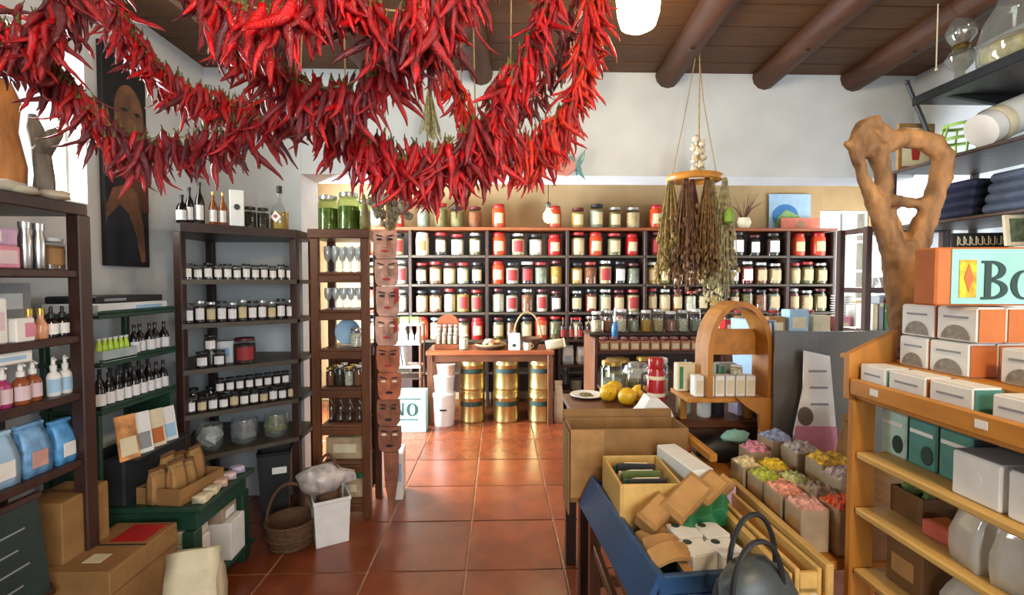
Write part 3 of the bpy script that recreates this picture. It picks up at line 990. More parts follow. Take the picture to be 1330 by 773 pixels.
# dark drawers right of the counter
dr = thing('low_shelf', 'low dark shelf with packets right of the counter', 'shelf', (.86, 5.28, 0))
for z in (.86, .58, .30, .06):
    board_obj('shelf_board', dr, -.2, .2, -.16, .16, z - .025, z, m_dark)
for x in (-.2, .2):
    board_obj('side_panel', dr, x - .014, x + .014, -.16, .16, 0, .89, m_dark)
paper_bag('white flour bag on the low dark shelf', (.77, 5.22, .58), .12, .08, .2, m_white, fold=m_white, lab=m_lblue)
paper_bag('white paper bag with blue label on the low dark shelf', (.93, 5.2, .58), .12, .08, .19, m_white, .2, fold=m_cream, lab=m_lblue)
jar('squat jar of sage on the low dark shelf', (.86, 5.2, .30), .07, .14, 'grey sage', 'black')
paper_bag('cream paper sack standing between counter and low shelf', (.635, 4.985, 0), .08, .10, .42, m_cream, .1, fold=m_cream)
for i in range(4):
    bottle(f'dark bottle on the low dark shelf top, {ORD[i]} from left', (.72 + i * .095, 5.24, .86), .033, .24, M('dark_glass', '#2a1a14', .12, var=.05), LIDS['red'], m_labr)

# island counter with canisters
ic = thing('island_counter', 'dark stepped counter holding glass canisters in the doorway', 'counter', (1.25, 3.88, 0))
board_obj('top_board', ic, -.47, .55, -.18, .04, .92, .945, m_dark)
board_obj('riser_board', ic, -.50, .55, .02, .28, 1.045, 1.07, m_dark)
board_obj('lower_board', ic, -.47, .55, -.33, .26, .66, .69, m_dark)
for x in (-.48, .54):
    board_obj('side_panel', ic, x - .014, x + .014, -.18, .27, 0, 1.045, m_brown)
board_obj('riser_front', ic, -.466, .526, .04, .055, .945, 1.045, m_dark)
for i in range(9):
    jar(f'glass canister with pale lid on the stepped counter, {ORD[i]} from left', (.835 + i * .107, 4.0 + .01 * (i % 2), 1.07), .046, .175 + .01 * (i % 3), ('pale petals', 'cinnamon bark', 'white beans', 'grey sage', 'golden flowers')[i % 5], ('white', 'silver')[i % 2], None, name='canister', fill=.62)
for i in range(11):
    carton(f'small open kraft carton of sachets on the stepped counter, {ORD[i]} from left', (.85 + i * .083, 3.79, .945), .075, .07, .075, M('pinkish_kraft', '#b9825f', .7), name='sachet_carton', lip=False, panels=[('y-', .15, .85, .2, .75, m_cream, 'label')])
    m = MB()
    blob(m, (0, 0, 0), .034, i, 9, 5, .3, (1, 1, .6))
    tag(m.build('sachets', M('sachet_mix', '#7d4a48', .6, var=.4, scale=60), None, loc=(.85 + i * .083, 3.79, 1.032)), f'heap of little sachets in the kraft carton, {ORD[i]} from left', 'sachets')
dropper('clear blue spray bottle standing above the canisters', (.97, 3.9, .945), .028, .34, glass('blue_liquid', '#5a9ad0', .2, alpha=.5), m_white, None, pump=True)
jar('wide glass jar with gold lid on the lower board of the stepped counter', (.93, 3.65, .69), .10, .21, 'dried green herbs', 'gold', None, fill=.55)
jar('wide glass jar of pale petals beside the gold lidded jar', (1.16, 3.66, .69), .085, .22, 'grey sage', 'gold', m_labw, fill=.5)
paper_bag('clear white bag of meringues behind the lemons', (1.04, 3.60, .69), .14, .09, .17, m_white, .3)

# right part of the back room: pictures, books, small shelves
bp = thing('poster', 'blue and green landscape poster high on the back wall', 'poster', (3.72, 5.955, 2.40))
MB().box(-.27, .27, -.008, .008, -.22, .22, .001).build('sheet', m_lblue, bp)
MB().prism(ell(-.06, -.06, .17, .15, 24), -.0105, -.0085).build('hill', M('sea_blue', '#2f78b5', .6), bp)
MB().prism([(-.2, -.2), (.2, -.2), (.12, -.06), (-.05, .02), (-.16, -.08)], -.0125, -.0108).build('field', M('leaf_green', '#86b36a', .6), bp)
bp2 = thing('poster', 'red and yellow poster leaning on the top of the back shelves', 'poster', (3.80, 5.86, 2.143), 0)
MB().box(-.25, .25, -.006, .006, 0, .16, .001).build('sheet', M('coral_paper', '#d3745c', .6), bp2)
MB().prism(ell(0, .085, .06, .05, 20), -.0085, -.0065).build('face', M('tan_paper', '#a87c58', .6), bp2)
MB().box(-.22, .22, -.0085, -.0065, .01, .03, .0003).build('band', m_cream, bp2)
db = thing('dried_branch', 'bunch of dry twigs in a pale pot on the back shelves', 'plant', (3.0, 5.72, 2.142))
MB().lathe([(.06, 0), (.09, .08), (.07, .14), (.06, .14), (.05, .02)], 16).build('pot', m_cream, db, True)
for i in range(16):
    a = rng.uniform(0, 2 * PI)
    e = rng.uniform(.1, .3)
    MB().tube([(0, 0, .1), (e * .4 * math.cos(a), e * .2 * math.sin(a), .25), (e * math.cos(a), e * .4 * math.sin(a), rng.uniform(.3, .46))], [.005, .004, .001], 5).build('twig', m_wick, db)
for i in range(6):
    bottle(f'brown bottle beside the branches on the back shelf top, {ORD[i]} from left', (2.3 + i * .095, 5.7, 2.142), .034, .2 + .03 * (i % 3), (M('amber_glass', '#5a3216', .12, var=.05), M('dark_glass'))[i % 2], LIDS['red'], m_lab)

# book case at the right side of the doorway
bc = thing('bookcase', 'dark narrow bookcase with books behind the driftwood sculpture', 'bookcase', (2.66, 3.14, 0))
for z in (1.86, 1.46, 1.18, .8, .4):
    board_obj('shelf_board', bc, -.24, .26, -.14, .14, z - .035, z, m_dark)
for x in (-.25, .26):
    for y in (-.12, .12):
        board_obj('post', bc, x - .02, x + .02, y - .02, y + .02, 0, 1.86, m_dark)
for i in range(9):
    hh = rng.uniform(.17, .23)
    mt = (m_cream, m_grey, m_green, m_redc, m_lblue, m_white, m_char)[i % 7]
    o = carton(f'thin upright book in the dark bookcase, {ORD[i]} from left', (2.48 + i * .038, 3.10, 1.18), .03, .15, hh, mt, name='book', cat='book', lip=False, panels=[('y-', .1, .9, .7, .8, m_cream, 'spine_title'), ('z+', .1, .9, .05, .95, m_cream, 'pages')])
for i in range(4):
    t = thing('cup', f'pale cup on the upper shelf of the dark bookcase, {ORD[i]} from left', 'cup', (2.49 + i * .095, 3.08, 1.46))
    MB().lathe([(.02, 0), (.035, .07), (.03, .07), (.016, .006)], 14).build('body', m_white, t, True)
    MB().tube([(.03 + .015 * math.sin(a), 0, .038 + .018 * math.cos(a)) for a in [PI * q / 8 for q in range(9)]], .004, 5).build('handle', m_white, t, True)

# table of goods in front of the right window
rt = thing('goods_table', 'brown table of boxed goods at the right of the back room', 'table', (2.55, 4.3, 0))
board_obj('table_top', rt, -.6, .9, -.3, .3, .99, 1.03, m_brownh)
for x in (-.56, .86):
    for y in (-.26, .26):
        board_obj('leg', rt, x - .03, x + .03, y - .03, y + .03, 0, .99, m_brown)
GOODS = [(2.08, m_redc, .16, .10), (2.27, M('flame_card', '#c8502c', .6), .17, .09), (2.46, m_kraft, .16, .12), (2.66, m_lblue, .18, .17), (2.87, m_cream, .15, .13), (3.06, m_pink, .14, .12), (3.24, m_white, .14, .2)]
GN = ['bright red flat box', 'flame orange box', 'kraft brown box', 'pale blue carton', 'cream carton', 'pink carton', 'tall white carton']
for (x, mt, s, h), nme in zip(GOODS, GN):
    carton(f'{nme} in the row on the goods table by the right window', (x, 4.15, 1.03), s, .12, h * 1.3, mt, rng.uniform(-.1, .1), panels=[('y-', .15, .85, .25, .7, m_cream, 'label')], tape=m_white)
for i in range(6):
    jar(f'red lidded jam jar behind the boxes on the goods table, {ORD[i]} from left', (2.1 + i * .17, 4.4, 1.03), .05, .2, ('red berries', 'golden flowers', 'cinnamon bark')[i % 3], 'red', m_labw)
for i in range(14):
    o = put('plate', cached('plate', lambda: MB().lathe([(.04, 0), (.075, .012), (.1, .022), (.098, .026), (.07, .016), (.0, .006)], 20).mesh('plate', m_white, True)), None, (3.30 + rng.uniform(-.004, .004), 4.42 + rng.uniform(-.004, .004), 1.03 + i * .024))
    tag(o, f'white plate, {ORD[i]} from the bottom of the tall stack on the goods table', 'plate', 'stacked white plates')
# pendant bulb of the back room
pb = thing('pendant_bulb', 'bare glowing bulb hanging before the jar shelves', 'lamp', (.481, 4.6, 2.13))
MB().lathe([(.001, -.06), (.035, -.045), (.05, -.005), (.045, .03), (.022, .065), (.02, .08)], 18).build('bulb', M('bulb_glow', '#ffdca0', .4, var=0, emit=('#ffb650', 16)), pb, True)
MB().lathe([(.022, .08), (.026, .085), (.026, .13), (.01, .145)], 14).build('socket', m_black, pb, True)
MB().tube([(0, 0, .14), (0, 0, .77)], .004, 6).build('cord', m_black, pb)
lamp_light('pendant_bulb_light', (.481, 4.49, 2.09), 14, rad=.05)
# ================================================================== LEFT SIDE
m_dglass = M('black_brown_glass', '#1c1516', .12, var=.05)
m_amber = M('amber_bottle', '#8a4a1c', .15, var=.05)
m_peach = M('peach_glass', '#d59a78', .2, var=.05)
m_pinkliq = M('pink_liquid', '#a8386a', .2, var=.08)
m_rosew = M('rose_white', '#d8c0c4', .3, var=.05)
# portrait on the left wall
pt_ = thing('portrait_painting', 'tall narrow dark canvas portrait of a woman on the left wall', 'painting', (-1.985, 2.575, 1.582))
m_cv = M('canvas_dark', '#17110f', .7, var=.25, scale=6)
m_skin = M('canvas_ochre', '#7a5238', .7, var=.3, scale=9)
m_skin2 = M('canvas_umber', '#5a2f1c', .7, var=.3, scale=9)
m_navy = M('canvas_navy', '#1b2029', .7, var=.25, scale=8)
MB().box(-.014, .014, -.145, .145, 0, 1.125, .003).build('canvas', m_cv, pt_)
def paint(poly, mat, lay, nm):
    # poly in (y, z); painted layers sit on the +x face of the canvas
    MB().prism(poly, .0142 + lay * .0006, .0148 + lay * .0006, 'x').build(nm, mat, pt_)
paint([(-.02, .30), (.145, .30), (.145, .78), (.07, .80), (.0, .70)], m_skin2, 0, 'painted_hair')
paint(ell(.02, .80, .10, .16, 26), m_skin, 1, 'painted_face')
paint([(-.05, .82), (-.01, .835), (.02, .825), (-.01, .815)], m_cv, 2, 'painted_eye')
paint([(.05, .825), (.08, .835), (.10, .82), (.07, .81)], m_cv, 2, 'painted_eye')
paint([(.0, .71), (.05, .715), (.06, .70), (.03, .69)], m_skin2, 2, 'painted_mouth')
paint([(-.145, .30), (-.10, .40), (.0, .44), (.06, .40), (.10, .22), (.11, .03), (.08, .02), (.03, .22), (-.04, .30), (-.145, .22)], m_skin, 2, 'painted_arm')
paint([(-.145, .0), (.07, .0), (.05, .16), (.0, .28), (-.06, .32), (-.145, .24)], m_navy, 3, 'painted_dress')
# --- driftwood and stones on top of the wall shelf
dw = thing('driftwood_block', 'upright orange brown driftwood block on the left shelf top', 'driftwood', (-1.80, 1.78, 1.80))
MB().tube([(0, 0, 0), (.005, .01, .12), (-.01, 0, .25), (0, .01, .36), (-.01, 0, .43)], [.055, .05, .046, .042, .03], 10).build('trunk', M('orange_driftwood', '#b9773c', .7, var=.25, scale=6, bump=.3, stretch=(6, 6, 1)), dw, 'all')
dw = thing('driftwood_fork', 'grey forked driftwood on the left shelf top before the window', 'driftwood', (-1.73, 1.85, 1.80))
m_gdw = M('grey_driftwood', '#7d7263', .8, var=.3, scale=7, bump=.4, stretch=(6, 6, 1))
MB().tube([(0, 0, 0), (.005, 0, .1), (-.005, 0, .2), (-.025, .0, .28), (-.035, 0, .33)], [.036, .03, .028, .026, .014], 9).build('trunk', m_gdw, dw, 'all')
MB().tube([(-.005, 0, .19), (.03, 0, .24), (.055, 0, .265), (.075, 0, .27)], [.032, .028, .022, .008], 8).build('branch', m_gdw, dw, 'all')
for i, (x, y, r) in enumerate(((-1.86, 1.66, .05), (-1.72, 1.70, .055), (-1.65, 1.80, .04), (-1.63, 1.68, .03))):
    m = MB()
    blob(m, (0, 0, 0), r, i + 3, 9, 6, .16, (1.3, 1.1, .5))
    tag(m.build('pale_stone', M('pale_stone', '#cfc0a2', .85, var=.15, bump=.3), None, 'all', (x, y, 1.80 + r * .5)), ['pale lump of stone beneath the driftwood block', 'large pale stone in front of the driftwood', 'pale stone at the shelf corner', 'smallest pale stone on the left shelf top'][i], 'stone')
# tier 1 (z 1.545)
paper_bag('brown paper bag at the back of the upper tier, left shelf', (-1.82, 1.64, 1.545), .11, .1, .19, m_kraft2, R(90), fold=m_kraft2)
carton('pink box lying on the upper tier, left shelf', (-1.68, 1.60, 1.545), .09, .12, .075, m_pink, 0, panels=[('x+', .1, .9, .2, .8, m_rosew, 'label')])
carton('lilac box on top of the pink box, left shelf', (-1.68, 1.60, 1.622), .085, .11, .055, M('lilac_card', '#c9a6c4', .6), 0, panels=[('x+', .1, .5, .2, .8, m_white, 'label')])
for i, y in enumerate((1.705, 1.755)):
    bottle(f'slim silver aluminium tube on the upper tier, {("nearer", "farther")[i]} of two', (-1.665, y, 1.545), .019, .165, m_silver, m_silver, None, neck=.75, nr=.75, cap_h=.14)
jar('brown paper wrapped jar with white lid at the end of the upper tier', (-1.69, 1.825, 1.545), .042, .12, m_kraft2, 'white', m_kraft, R(60))
# tier 2 (z 1.295)
carton('white upright carton at photo edge on the second tier', (-1.665, 1.575, 1.295), .07, .06, .15, m_white, 0, panels=[('x+', .2, .8, .3, .7, m_rosew, 'label')])
carton('small white box with pink panel on the second tier', (-1.645, 1.648, 1.295), .06, .065, .08, m_white, 0, panels=[('x+', .45, .95, .2, .8, m_pink, 'label')])
for i, y in enumerate((1.70, 1.742)):
    bottle(f'peach perfume bottle with gold cap on the second tier, {("nearer", "farther")[i]} of two', (-1.655, y, 1.295), .021, .11, m_peach, LIDS['gold'], None, neck=.5, nr=.45, cap_h=.22)
for i, y in enumerate((1.782, 1.826)):
    dropper(f'black dropper bottle with pale label on the second tier, {("nearer", "farther")[i]} of two', (-1.655, y, 1.295), .02, .115, m_dglass, m_black, m_labw, rotz=R(60))
bk = carton('grey white backing card behind the dropper bottles', (-1.86, 1.83, 1.295), .012, .17, .2, m_grey, 0, 'backing_card', 'card', lip=False, panels=[('x+', .2, .8, .5, .8, m_white)])
# tier 3 (z 1.075)
carton('long white box with blue lettering lying across the third tier', (-1.68, 1.60, 1.222), .1, .17, .045, m_white, 0, panels=[('x+', .15, .85, .3, .6, m_lblue, 'lettering')])
for i in range(4):
    dropper(f'pump bottle of pink lotion on the third tier, {ORD[i]} from the photo edge', (-1.66 - .01 * (i % 2), 1.565 + i * .052, 1.075), .024, .145, (m_pinkliq, m_pinkliq, M('rust_liquid', '#94502f', .2), M('rust_liquid'))[i], m_white, m_rosew, rotz=R(70), pump=True)
for i in range(2):
    dropper(f'white pump bottle at the end of the third tier, {("nearer", "farther")[i]} of two', (-1.66, 1.79 + i * .047, 1.075), .021, .145, m_white, m_white, m_lblue, rotz=R(60), pump=True)
# tier 4 (z .815): bath salt bags
for i, (y, mt) in enumerate(((1.585, m_lblue), (1.70, M('sky_print', '#6ea0cc', .4, var=.3, scale=25)), (1.815, M('aqua_print', '#5aa0d8', .4, var=.25, scale=25)))):
    paper_bag(['pale blue bag of salts at the photo edge', 'blue bag with pink foot print, middle of the fourth tier', 'small aqua bag at the end of the fourth tier'][i], (-1.67, y, .815), .095 - .012 * (i == 2), .07, .175 - .02 * (i == 2), mt, R(90), fold=mt, lab=(m_white, M('salmon_print', '#c99a90', .5), m_white)[i], name='salt_bag')
# bottom tier and floor
ck = thing('chalk_board', 'dark green chalkboard leaning at the lower left edge', 'board', (-1.575, 1.50, .40), 0, rot=(0, R(-6), 0))
MB().box(-.008, .008, -.16, .16, 0, .36, .002).build('slate', M('slate_green', '#20302c', .6, var=.15), ck)
for s in (0, 1):
    MB().box(-.012, .012, -.17, .17, s * .35, s * .35 + .02, .002).build('frame_rail', m_dark, ck)
for i in range(4):
    MB().box(.0085, .0095, -.12 + .02 * i, .10 - .03 * (i % 2), .27 - i * .06, .276 - i * .06, .0003).build('chalk_line', m_grey, ck)
carton('brown carton on the lowest tier at the shelf end', (-1.70, 1.86, .42), .17, .21, .26, m_kraft2, 0, tape=m_kraftd)
cb = carton('big brown cardboard box with a red label on the floor', (-1.535, 1.885, 0), .255, .36, .45, m_kraft2, 0, 'cardboard_box', panels=[('z+', .36, .90, .56, .93, m_redc, 'red_label'), ('z+', .42, .68, .16, .32, m_cream, 'address_label')])
MB().box(-.128, .128, -.004, .004, .4512, .4522, .0003).build('lid_seam', m_black, cb)
MB().box(.1278, .1292, -.178, .178, .36, .364, .0003).build('flap_edge', m_kraftd, cb)
ft = carton('flattened dark carton leaning on the wall side of the big box', (-1.74, 1.66, .0), .05, .3, .41, m_kraftd, 0, rot=(0, R(-4), 0), lip=False, panels=[('z+', .1, .9, .55, .9, m_white, 'paper_slip')])
paper_bag('crumpled cream paper bag on the floor beside the green table', (-1.25, 1.93, 0), .19, .15, .40, m_cream, .25)
paper_bag('white plastic bag at the bottom left photo edge', (-1.44, 1.42, 0), .22, .16, .40, m_white, .5)
for i, (x, y, z, s, h) in enumerate(((-1.45, 2.20, .10, .12, .20), (-1.41, 2.42, .10, .13, .19), (-1.43, 2.41, .292, .1, .075), (-1.45, 2.21, .302, .09, .06))):
    carton(['large white carton under the green table, near side', 'large white carton under the green table, far side', 'brown topped small box stacked under the green table', 'small cream box stacked under the green table'][i], (x, y, z), s, .14, h, (m_white, m_white, M('taupe_card', '#a08a74', .6), m_cream)[i], .05, panels=[('x+', .2, .8, .2, .7, m_labw, 'label')])
# --- goods on the green rack
carton('flat black case on top of the green rack', (-1.84, 2.27, 1.405), .22, .40, .03, m_black, 0, 'flat_case', panels=[('x+', .1, .4, .3, .7, m_grey, 'label')])
carton('flat white carton under the black case', (-1.835, 2.27, 1.361), .24, .42, .042, m_white, 0, 'flat_carton', panels=[('x+', .5, .9, .3, .7, m_lblue, 'label')])
m_neon = M('neon_liquid', '#b9d62a', .25, var=.05)
trn = thing('bottle_tray', 'pale tray under neon yellow bottles on the green rack', 'tray', (-1.735, 2.155, 1.15))
open_box(trn, .07, .19, .05, .003, M('frosted_plastic', '#a9b8b4', .3))
for i in range(6):
    bottle(f'neon yellow bottle on the green rack, {ORD[i]} from the near end', (-1.735, 2.08 + i * .03, 1.154), .0125, .10, m_neon, m_white, None, neck=.7, nr=.6)
for i in range(5):
    bottle(f'dark bottle on the middle tier of the green rack, {ORD[i]} from near end', (-1.74 - .01 * (i % 2), 2.285 + i * .05, 1.15), .022, .145, m_dglass, m_black, m_labw, rotz=R(60))
for i in range(9):
    bottle(f'dark bottle in the front row, lowest green rack tier, {ORD[i]} from near end', (-1.74, 2.085 + i * .0485, .945), .021, .15, m_dglass, m_black, m_labw, rotz=R(60))
for i in range(7):
    bottle(f'dark bottle in the back row, lowest green rack tier, {ORD[i]} from near end', (-1.80, 2.10 + i * .058, .945), .021, .16, m_dglass, m_black, m_lblue if i % 2 else m_labw, rotz=R(60))
# leaflets standing between rack and table
for i in range(4):
    mt = (M('sunset_print', '#c98a4a', .5, var=.4, scale=18), m_white, m_cream, m_white)[i]
    carton(['orange sunset printed leaflet', 'white leaflet with photo', 'cream folded leaflet', 'white leaflet at the far end'][i] + ' leaning under the green rack', (-1.66, 2.14 + i * .085, .70), .006, .085, .20 - .01 * i, mt, 0, 'leaflet', 'leaflet', lip=False, rot=(0, R(-10), R(-20)), panels=[('x+', .1, .9, .1, .5, (m_cream, m_grey, m_orange, m_lblue)[i], 'picture')])
lb = thing('leaflet_box', 'dark box behind the paper bags on the green table', 'box', (-1.79, 2.33, .49))
open_box(lb, .22, .40, .21, .008, m_char)
MB().box(.02, .16, -.19, .19, .2, .21, .002).build('ledge', m_char, lb)
ty = thing('cardboard_tray', 'shallow cardboard tray of paper bags on the green table', 'tray', (-1.52, 2.27, .49), R(-8))
open_box(ty, .22, .27, .075, .005, m_kraft2)
for i in range(7):
    paper_bag(f'small brown paper bag in the cardboard tray, {ORD[i]} from the near end', (-1.56 + .062 * (i % 2), 2.165 + i * .034, .496), .075, .045, .15 + .02 * (i % 3), m_kraft, R(70 + 7 * (i % 3)), fold=m_kraftd, tie=m_rope)
for i in range(5):
    o = paper_bag(f'pale biscuit packet lying on the green table edge, {ORD[i]} from near end', (-1.365, 2.14 + i * .085, .508), .055, .03, .09, (m_cream, m_cream, M('peach_paper', '#d8b49a', .6), m_rosew, M('lilac_paper', '#c9bcd6', .6))[i], rot=(R(88), 0, R(180 + 12 * i)), name='biscuit_packet')
# --- corner shelf goods
tops = [(.03, .027, .155, m_dglass, m_black, 'squat dark jar'), (.09, .022, .20, m_dglass, m_black, 'first dark wine bottle'), (.17, .024, .235, m_dglass, m_black, 'tall dark wine bottle'),
        (.28, .022, .19, m_amber, LIDS['gold'], 'nearer amber bottle'), (.36, .022, .19, m_amber, LIDS['gold'], 'farther amber bottle')]
for t_, r, h, a, b, nme in tops:
    x, y = corner_pt(t_, .07)
    bottle(f'{nme} with white label on the corner shelf top', (x, y, 1.82), r, h, a, b, m_labw, rotz=R(20))
x, y = corner_pt(.48, .07)
carton('tall white carton with dark seal on the corner shelf top', (x, y, 1.82), .075, .06, .21, m_white, R(30), panels=[('y-', .3, .7, .45, .62, m_char, 'seal', 'oval')])
for i, tt in enumerate((.60, .72)):
    x, y = corner_pt(tt, .08)
    jar(f'small black jar on the corner shelf top, {("left", "right")[i]} of two', (x, y, 1.82), .033, .125, 'peppercorns', 'black', None)
x, y = corner_pt(.88, .08)
lq = bottle('clear liqueur bottle with diamond label on the corner shelf top', (x, y, 1.82), .052, .27, g_clear, m_black, None, neck=.5, nr=.25, fillm=M('straw_liqueur', '#b8974a', .2), cap_h=.16)
MB().prism([(0, .04), (.032, .075), (0, .11), (-.032, .075)], -.0545, -.0525).build('diamond_label', m_white, lq)
MB().prism(ell(0, .078, .012, .012, 14), -.0555, -.0547).build('emblem', m_redc, lq)
rg = random.Random(5)
m_jam = [M('dark_jam', '#2a1016', .3, var=.2), M('plum_jam', '#3a1a22', .3, var=.2), M('olive_jam', '#3d3a1c', .3, var=.2)]
for ri, (z, n, r, h, t0, t1) in enumerate(((CZ[1], 12, .0245, .09, .06, .95), (CZ[2], 11, .028, .12, .06, .95), (CZ[4], 11, .028, .09, .06, .95))):
    for i in range(n):
        tt = t0 + (t1 - t0) * i / (n - 1)
        x, y = corner_pt(tt, .05)
        jar(f'small dark preserve jar, {ORD[i]} from left on the {("upper", "second", "fourth")[ri]} corner shelf tier', (x, y, z), r, h * (1, .92, 1.04, .97)[(i * 5 + ri) % 4], m_jam[i % 3], ('black', 'silver' if i % 3 else 'black', 'black')[ri], (m_labw, m_lab)[(ri * i) % 3 == 2], R(30), name='preserve_jar', seg=12)
for i in range(8):
    x, y = corner_pt(.30 + i * .085, .052)
    jar(f'stacked dark preserve jar on the fourth tier of the corner shelf, {ORD[i]} from left', (x, y, CZ[4] + .0945), .025, .08, m_jam[i % 3], 'black', m_labw, R(30), name='preserve_jar', seg=12)
for i in range(6):
    x, y = corner_pt(.1 + i * .15, .145)
    jar(f'back row preserve jar on the fourth tier, {ORD[i]} from left', (x, y, CZ[4]), .03, .12, m_jam[(i + 1) % 3], 'black', m_labw, R(30), name='preserve_jar', seg=12)
for i, (tt, dz) in enumerate(((.16, 0), (.30, 0), (.23, .091))):
    x, y = corner_pt(tt, .06)
    jar(['left lower dark honey jar on the third tier', 'right lower dark honey jar on the third tier', 'honey jar stacked on the two others, third tier'][i], (x, y, CZ[3] + dz), .033, .09, m_jam[i], 'black', m_labw, R(30), name='honey_jar')
x, y = corner_pt(.53, .08)
jar('round glass jar with a plaid cloth lid on the third tier', (x, y, CZ[3]), .062, .15, 'dark tea leaves', 'maroon', m_labr, R(30))
x, y = corner_pt(.36, .17)
carton('pale box at the back of the third tier, corner shelf', (x, y, CZ[3]), .12, .08, .13, m_white, R(30), panels=[('y-', .2, .8, .3, .7, m_lblue, 'label')])
# lowest tier with glass bowls
MB().prism(poly, .505, .53, 'z').build('shelf_board', m_shelfgreen, cs)
for i, (tt, r, nme) in enumerate(((.22, .07, 'glass bowl of white sachets'), (.52, .075, 'glass bowl with grey packets'), (.82, .07, 'glass bowl of green and yellow packets'))):
    x, y = corner_pt(tt, .10)
    t = thing('glass_bowl', nme + ' on the lowest tier of the corner shelf', 'bowl', (x, y, .53))
    MB().lathe([(r * .6, 0), (r * .95, .03), (r, .11), (r * .92, .15), (r * .88, .15), (r * .95, .11), (r * .55, .008)], 18).build('bowl', glass('bowl_glass', '#eef2f2', .3, alpha=.07), t, True)
    m = MB()
    blob(m, (0, 0, .08), r * .84, i, 10, 6, .25, (1, 1, .95))
    m.build('packets', (m_white, m_grey, M('leafy_mix', '#93a05a', .6, var=.4, scale=40))[i], t)
# black bin, baskets, white bucket
bn = thing('black_bin', 'black plastic bin with white label under the corner shelf', 'bin', (-1.40, 2.95, 0), R(20))
MB().lathe([(.10, 0), (.13, .44), (.135, .46), (.12, .46), (.09, .02)], 4, mat=Matrix.Rotation(PI / 4, 4, 'Z')).build('body', m_black, bn)
MB().box(-.01, .07, -.098, -.094, .33, .37, .001).build('label', m_white, bn)
def basket(label, loc, r, h, hh, rotz=0, mat=m_wick):
    t = thing('wicker_basket', label, 'basket', loc, rotz)
    MB().lathe([(r * .78, 0), (r * .95, h * .5), (r, h), (r * .93, h), (r * .86, h * .5), (r * .7, .012)], 22).build('body', mat, t, True)
    for z, q in ((.1, .82), (.45, .95), (.97, 1.0)):
        MB().tube([(r * q * math.cos(a), r * q * math.sin(a), h * z) for a in [i * PI / 14 for i in range(28)]], .007, 6, closed=True).build('rib', mat, t, True)
    MB().tube([(r * .96 * math.cos(a), 0, h * .8 + hh * math.sin(a)) for a in [PI * i / 20 for i in range(21)]], .009, 7).build('handle', m_wick, t, True)
    return t
basket('dark wicker basket with hoop handle on the floor by the green table', (-1.19, 2.68, 0), .135, .15, .23, R(10))
wb = thing('white_bucket', 'square white bucket standing on the floor beside the wicker basket', 'bucket', (-.99, 2.74, 0), R(28))
k = math.sqrt(2)
MB().lathe([(.088 * k, 0), (.098 * k, .24), (.102 * k, .25), (.102 * k, .265), (.094 * k, .265), (.083 * k, .015)], 4, mat=Matrix.Rotation(PI / 4, 4, 'Z')).build('body', m_white, wb)
MB().tube([(.098, .075 * math.cos(a), .235 - .09 * math.sin(a)) for a in [PI * i / 12 for i in range(13)]], .004, 6).build('handle', m_white, wb, True)
bk2 = thing('hoop_basket', 'small wicker basket with hoop handle set in the white bucket', 'basket', (-1.0, 2.75, .20), R(-20))
MB().lathe([(.06, 0), (.075, .09), (.07, .1), (.05, .01)], 18).build('body', m_wick, bk2, True)
MB().tube([(.085 * math.cos(a), 0, .05 + .24 * math.sin(a)) for a in [PI * i / 18 for i in range(19)]], .008, 7).build('handle', m_wick, bk2, True)
m = MB()
blob(m, (0, 0, 0), .12, 8, 12, 8, .13, (1.15, .8, .72))
pbg = thing('clear_bag', 'crumpled clear plastic bag of dried goods on the white bucket', 'bag', (-1.02, 2.70, .365), R(20))
m.build('bag_body', M('cloudy_film', '#b9aea8', .25, var=.3, scale=14, bump=.5), pbg, 'all')
MB().prism([(0.05, -.05), (.19, -.02), (.18, .02), (.06, .06)], -.02, .02).build('bag_end', M('cloudy_film'), pbg)
# --- glassware cabinet goods
def goblet(label, loc, r, h, grp):
    t = put('drinking_glass', cached(('gob', r, h), lambda: MB().lathe([(r * .8, 0), (r * .75, .003), (.004, .008), (.004, h * .4), (r * .7, h * .5), (r, h * .75), (r * .85, h), (r * .8, h), (r * .93, h * .75), (r * .6, h * .53), (.002, h * .47)], 14).mesh('drinking_glass', glass('cut_glass', '#eef2f2', .6, alpha=.30), True)), None, loc)
    return tag(t, label, 'glass', grp)
gx0, gy0 = -.99, 3.115
for ri, z in enumerate((GCZ[0], GCZ[1])):
    for i in range(10):
        goblet(f'stemmed glass, {("upper", "second")[ri]} narrow cabinet shelf, {("front", "back")[i // 5]} row, {ORD[i % 5]} from left', (gx0 - .10 + .05 * (i % 5), gy0 - .085 + .13 * (i // 5), z), .023, .165 - .03 * ri, 'glasses in the narrow cabinet')
wp = thing('white_platter', 'pale blue white platter standing in the narrow cabinet', 'plate', (gx0 - .02, gy0 + .06, GCZ[2] + .085), 0, rot=(R(80), 0, 0))
MB().lathe([(.04, 0), (.07, .008), (.085, .018), (.082, .022), (.06, .012), (0, .006)], 22).build('plate', m_lblue, wp, True)
jar('squat glass jar beside the platter in the narrow cabinet', (gx0 + .07, gy0 - .06, GCZ[2]), .04, .12, 'white beans', 'silver', None)
for i in range(8):
    jar(f'dried pepper jar in the narrow cabinet, {("front", "back")[i // 4]} row, {ORD[i % 4]} from left', (gx0 - .09 + .06 * (i % 4), gy0 - .09 + .09 * (i // 4), GCZ[3]), .026, .12 + .01 * (i % 2), ('cinnamon bark', 'dark tea leaves', 'white beans')[i % 3], ('gold', 'silver')[i % 2], None, name='spice_jar')
for i in range(4):
    bottle(f'clear glass cruet in the narrow cabinet, {ORD[i]} from left', (gx0 - .09 + .06 * i, gy0 - .08, GCZ[4]), .026, .17, g_clear, LIDS['silver'], None, name='glass_cruet')
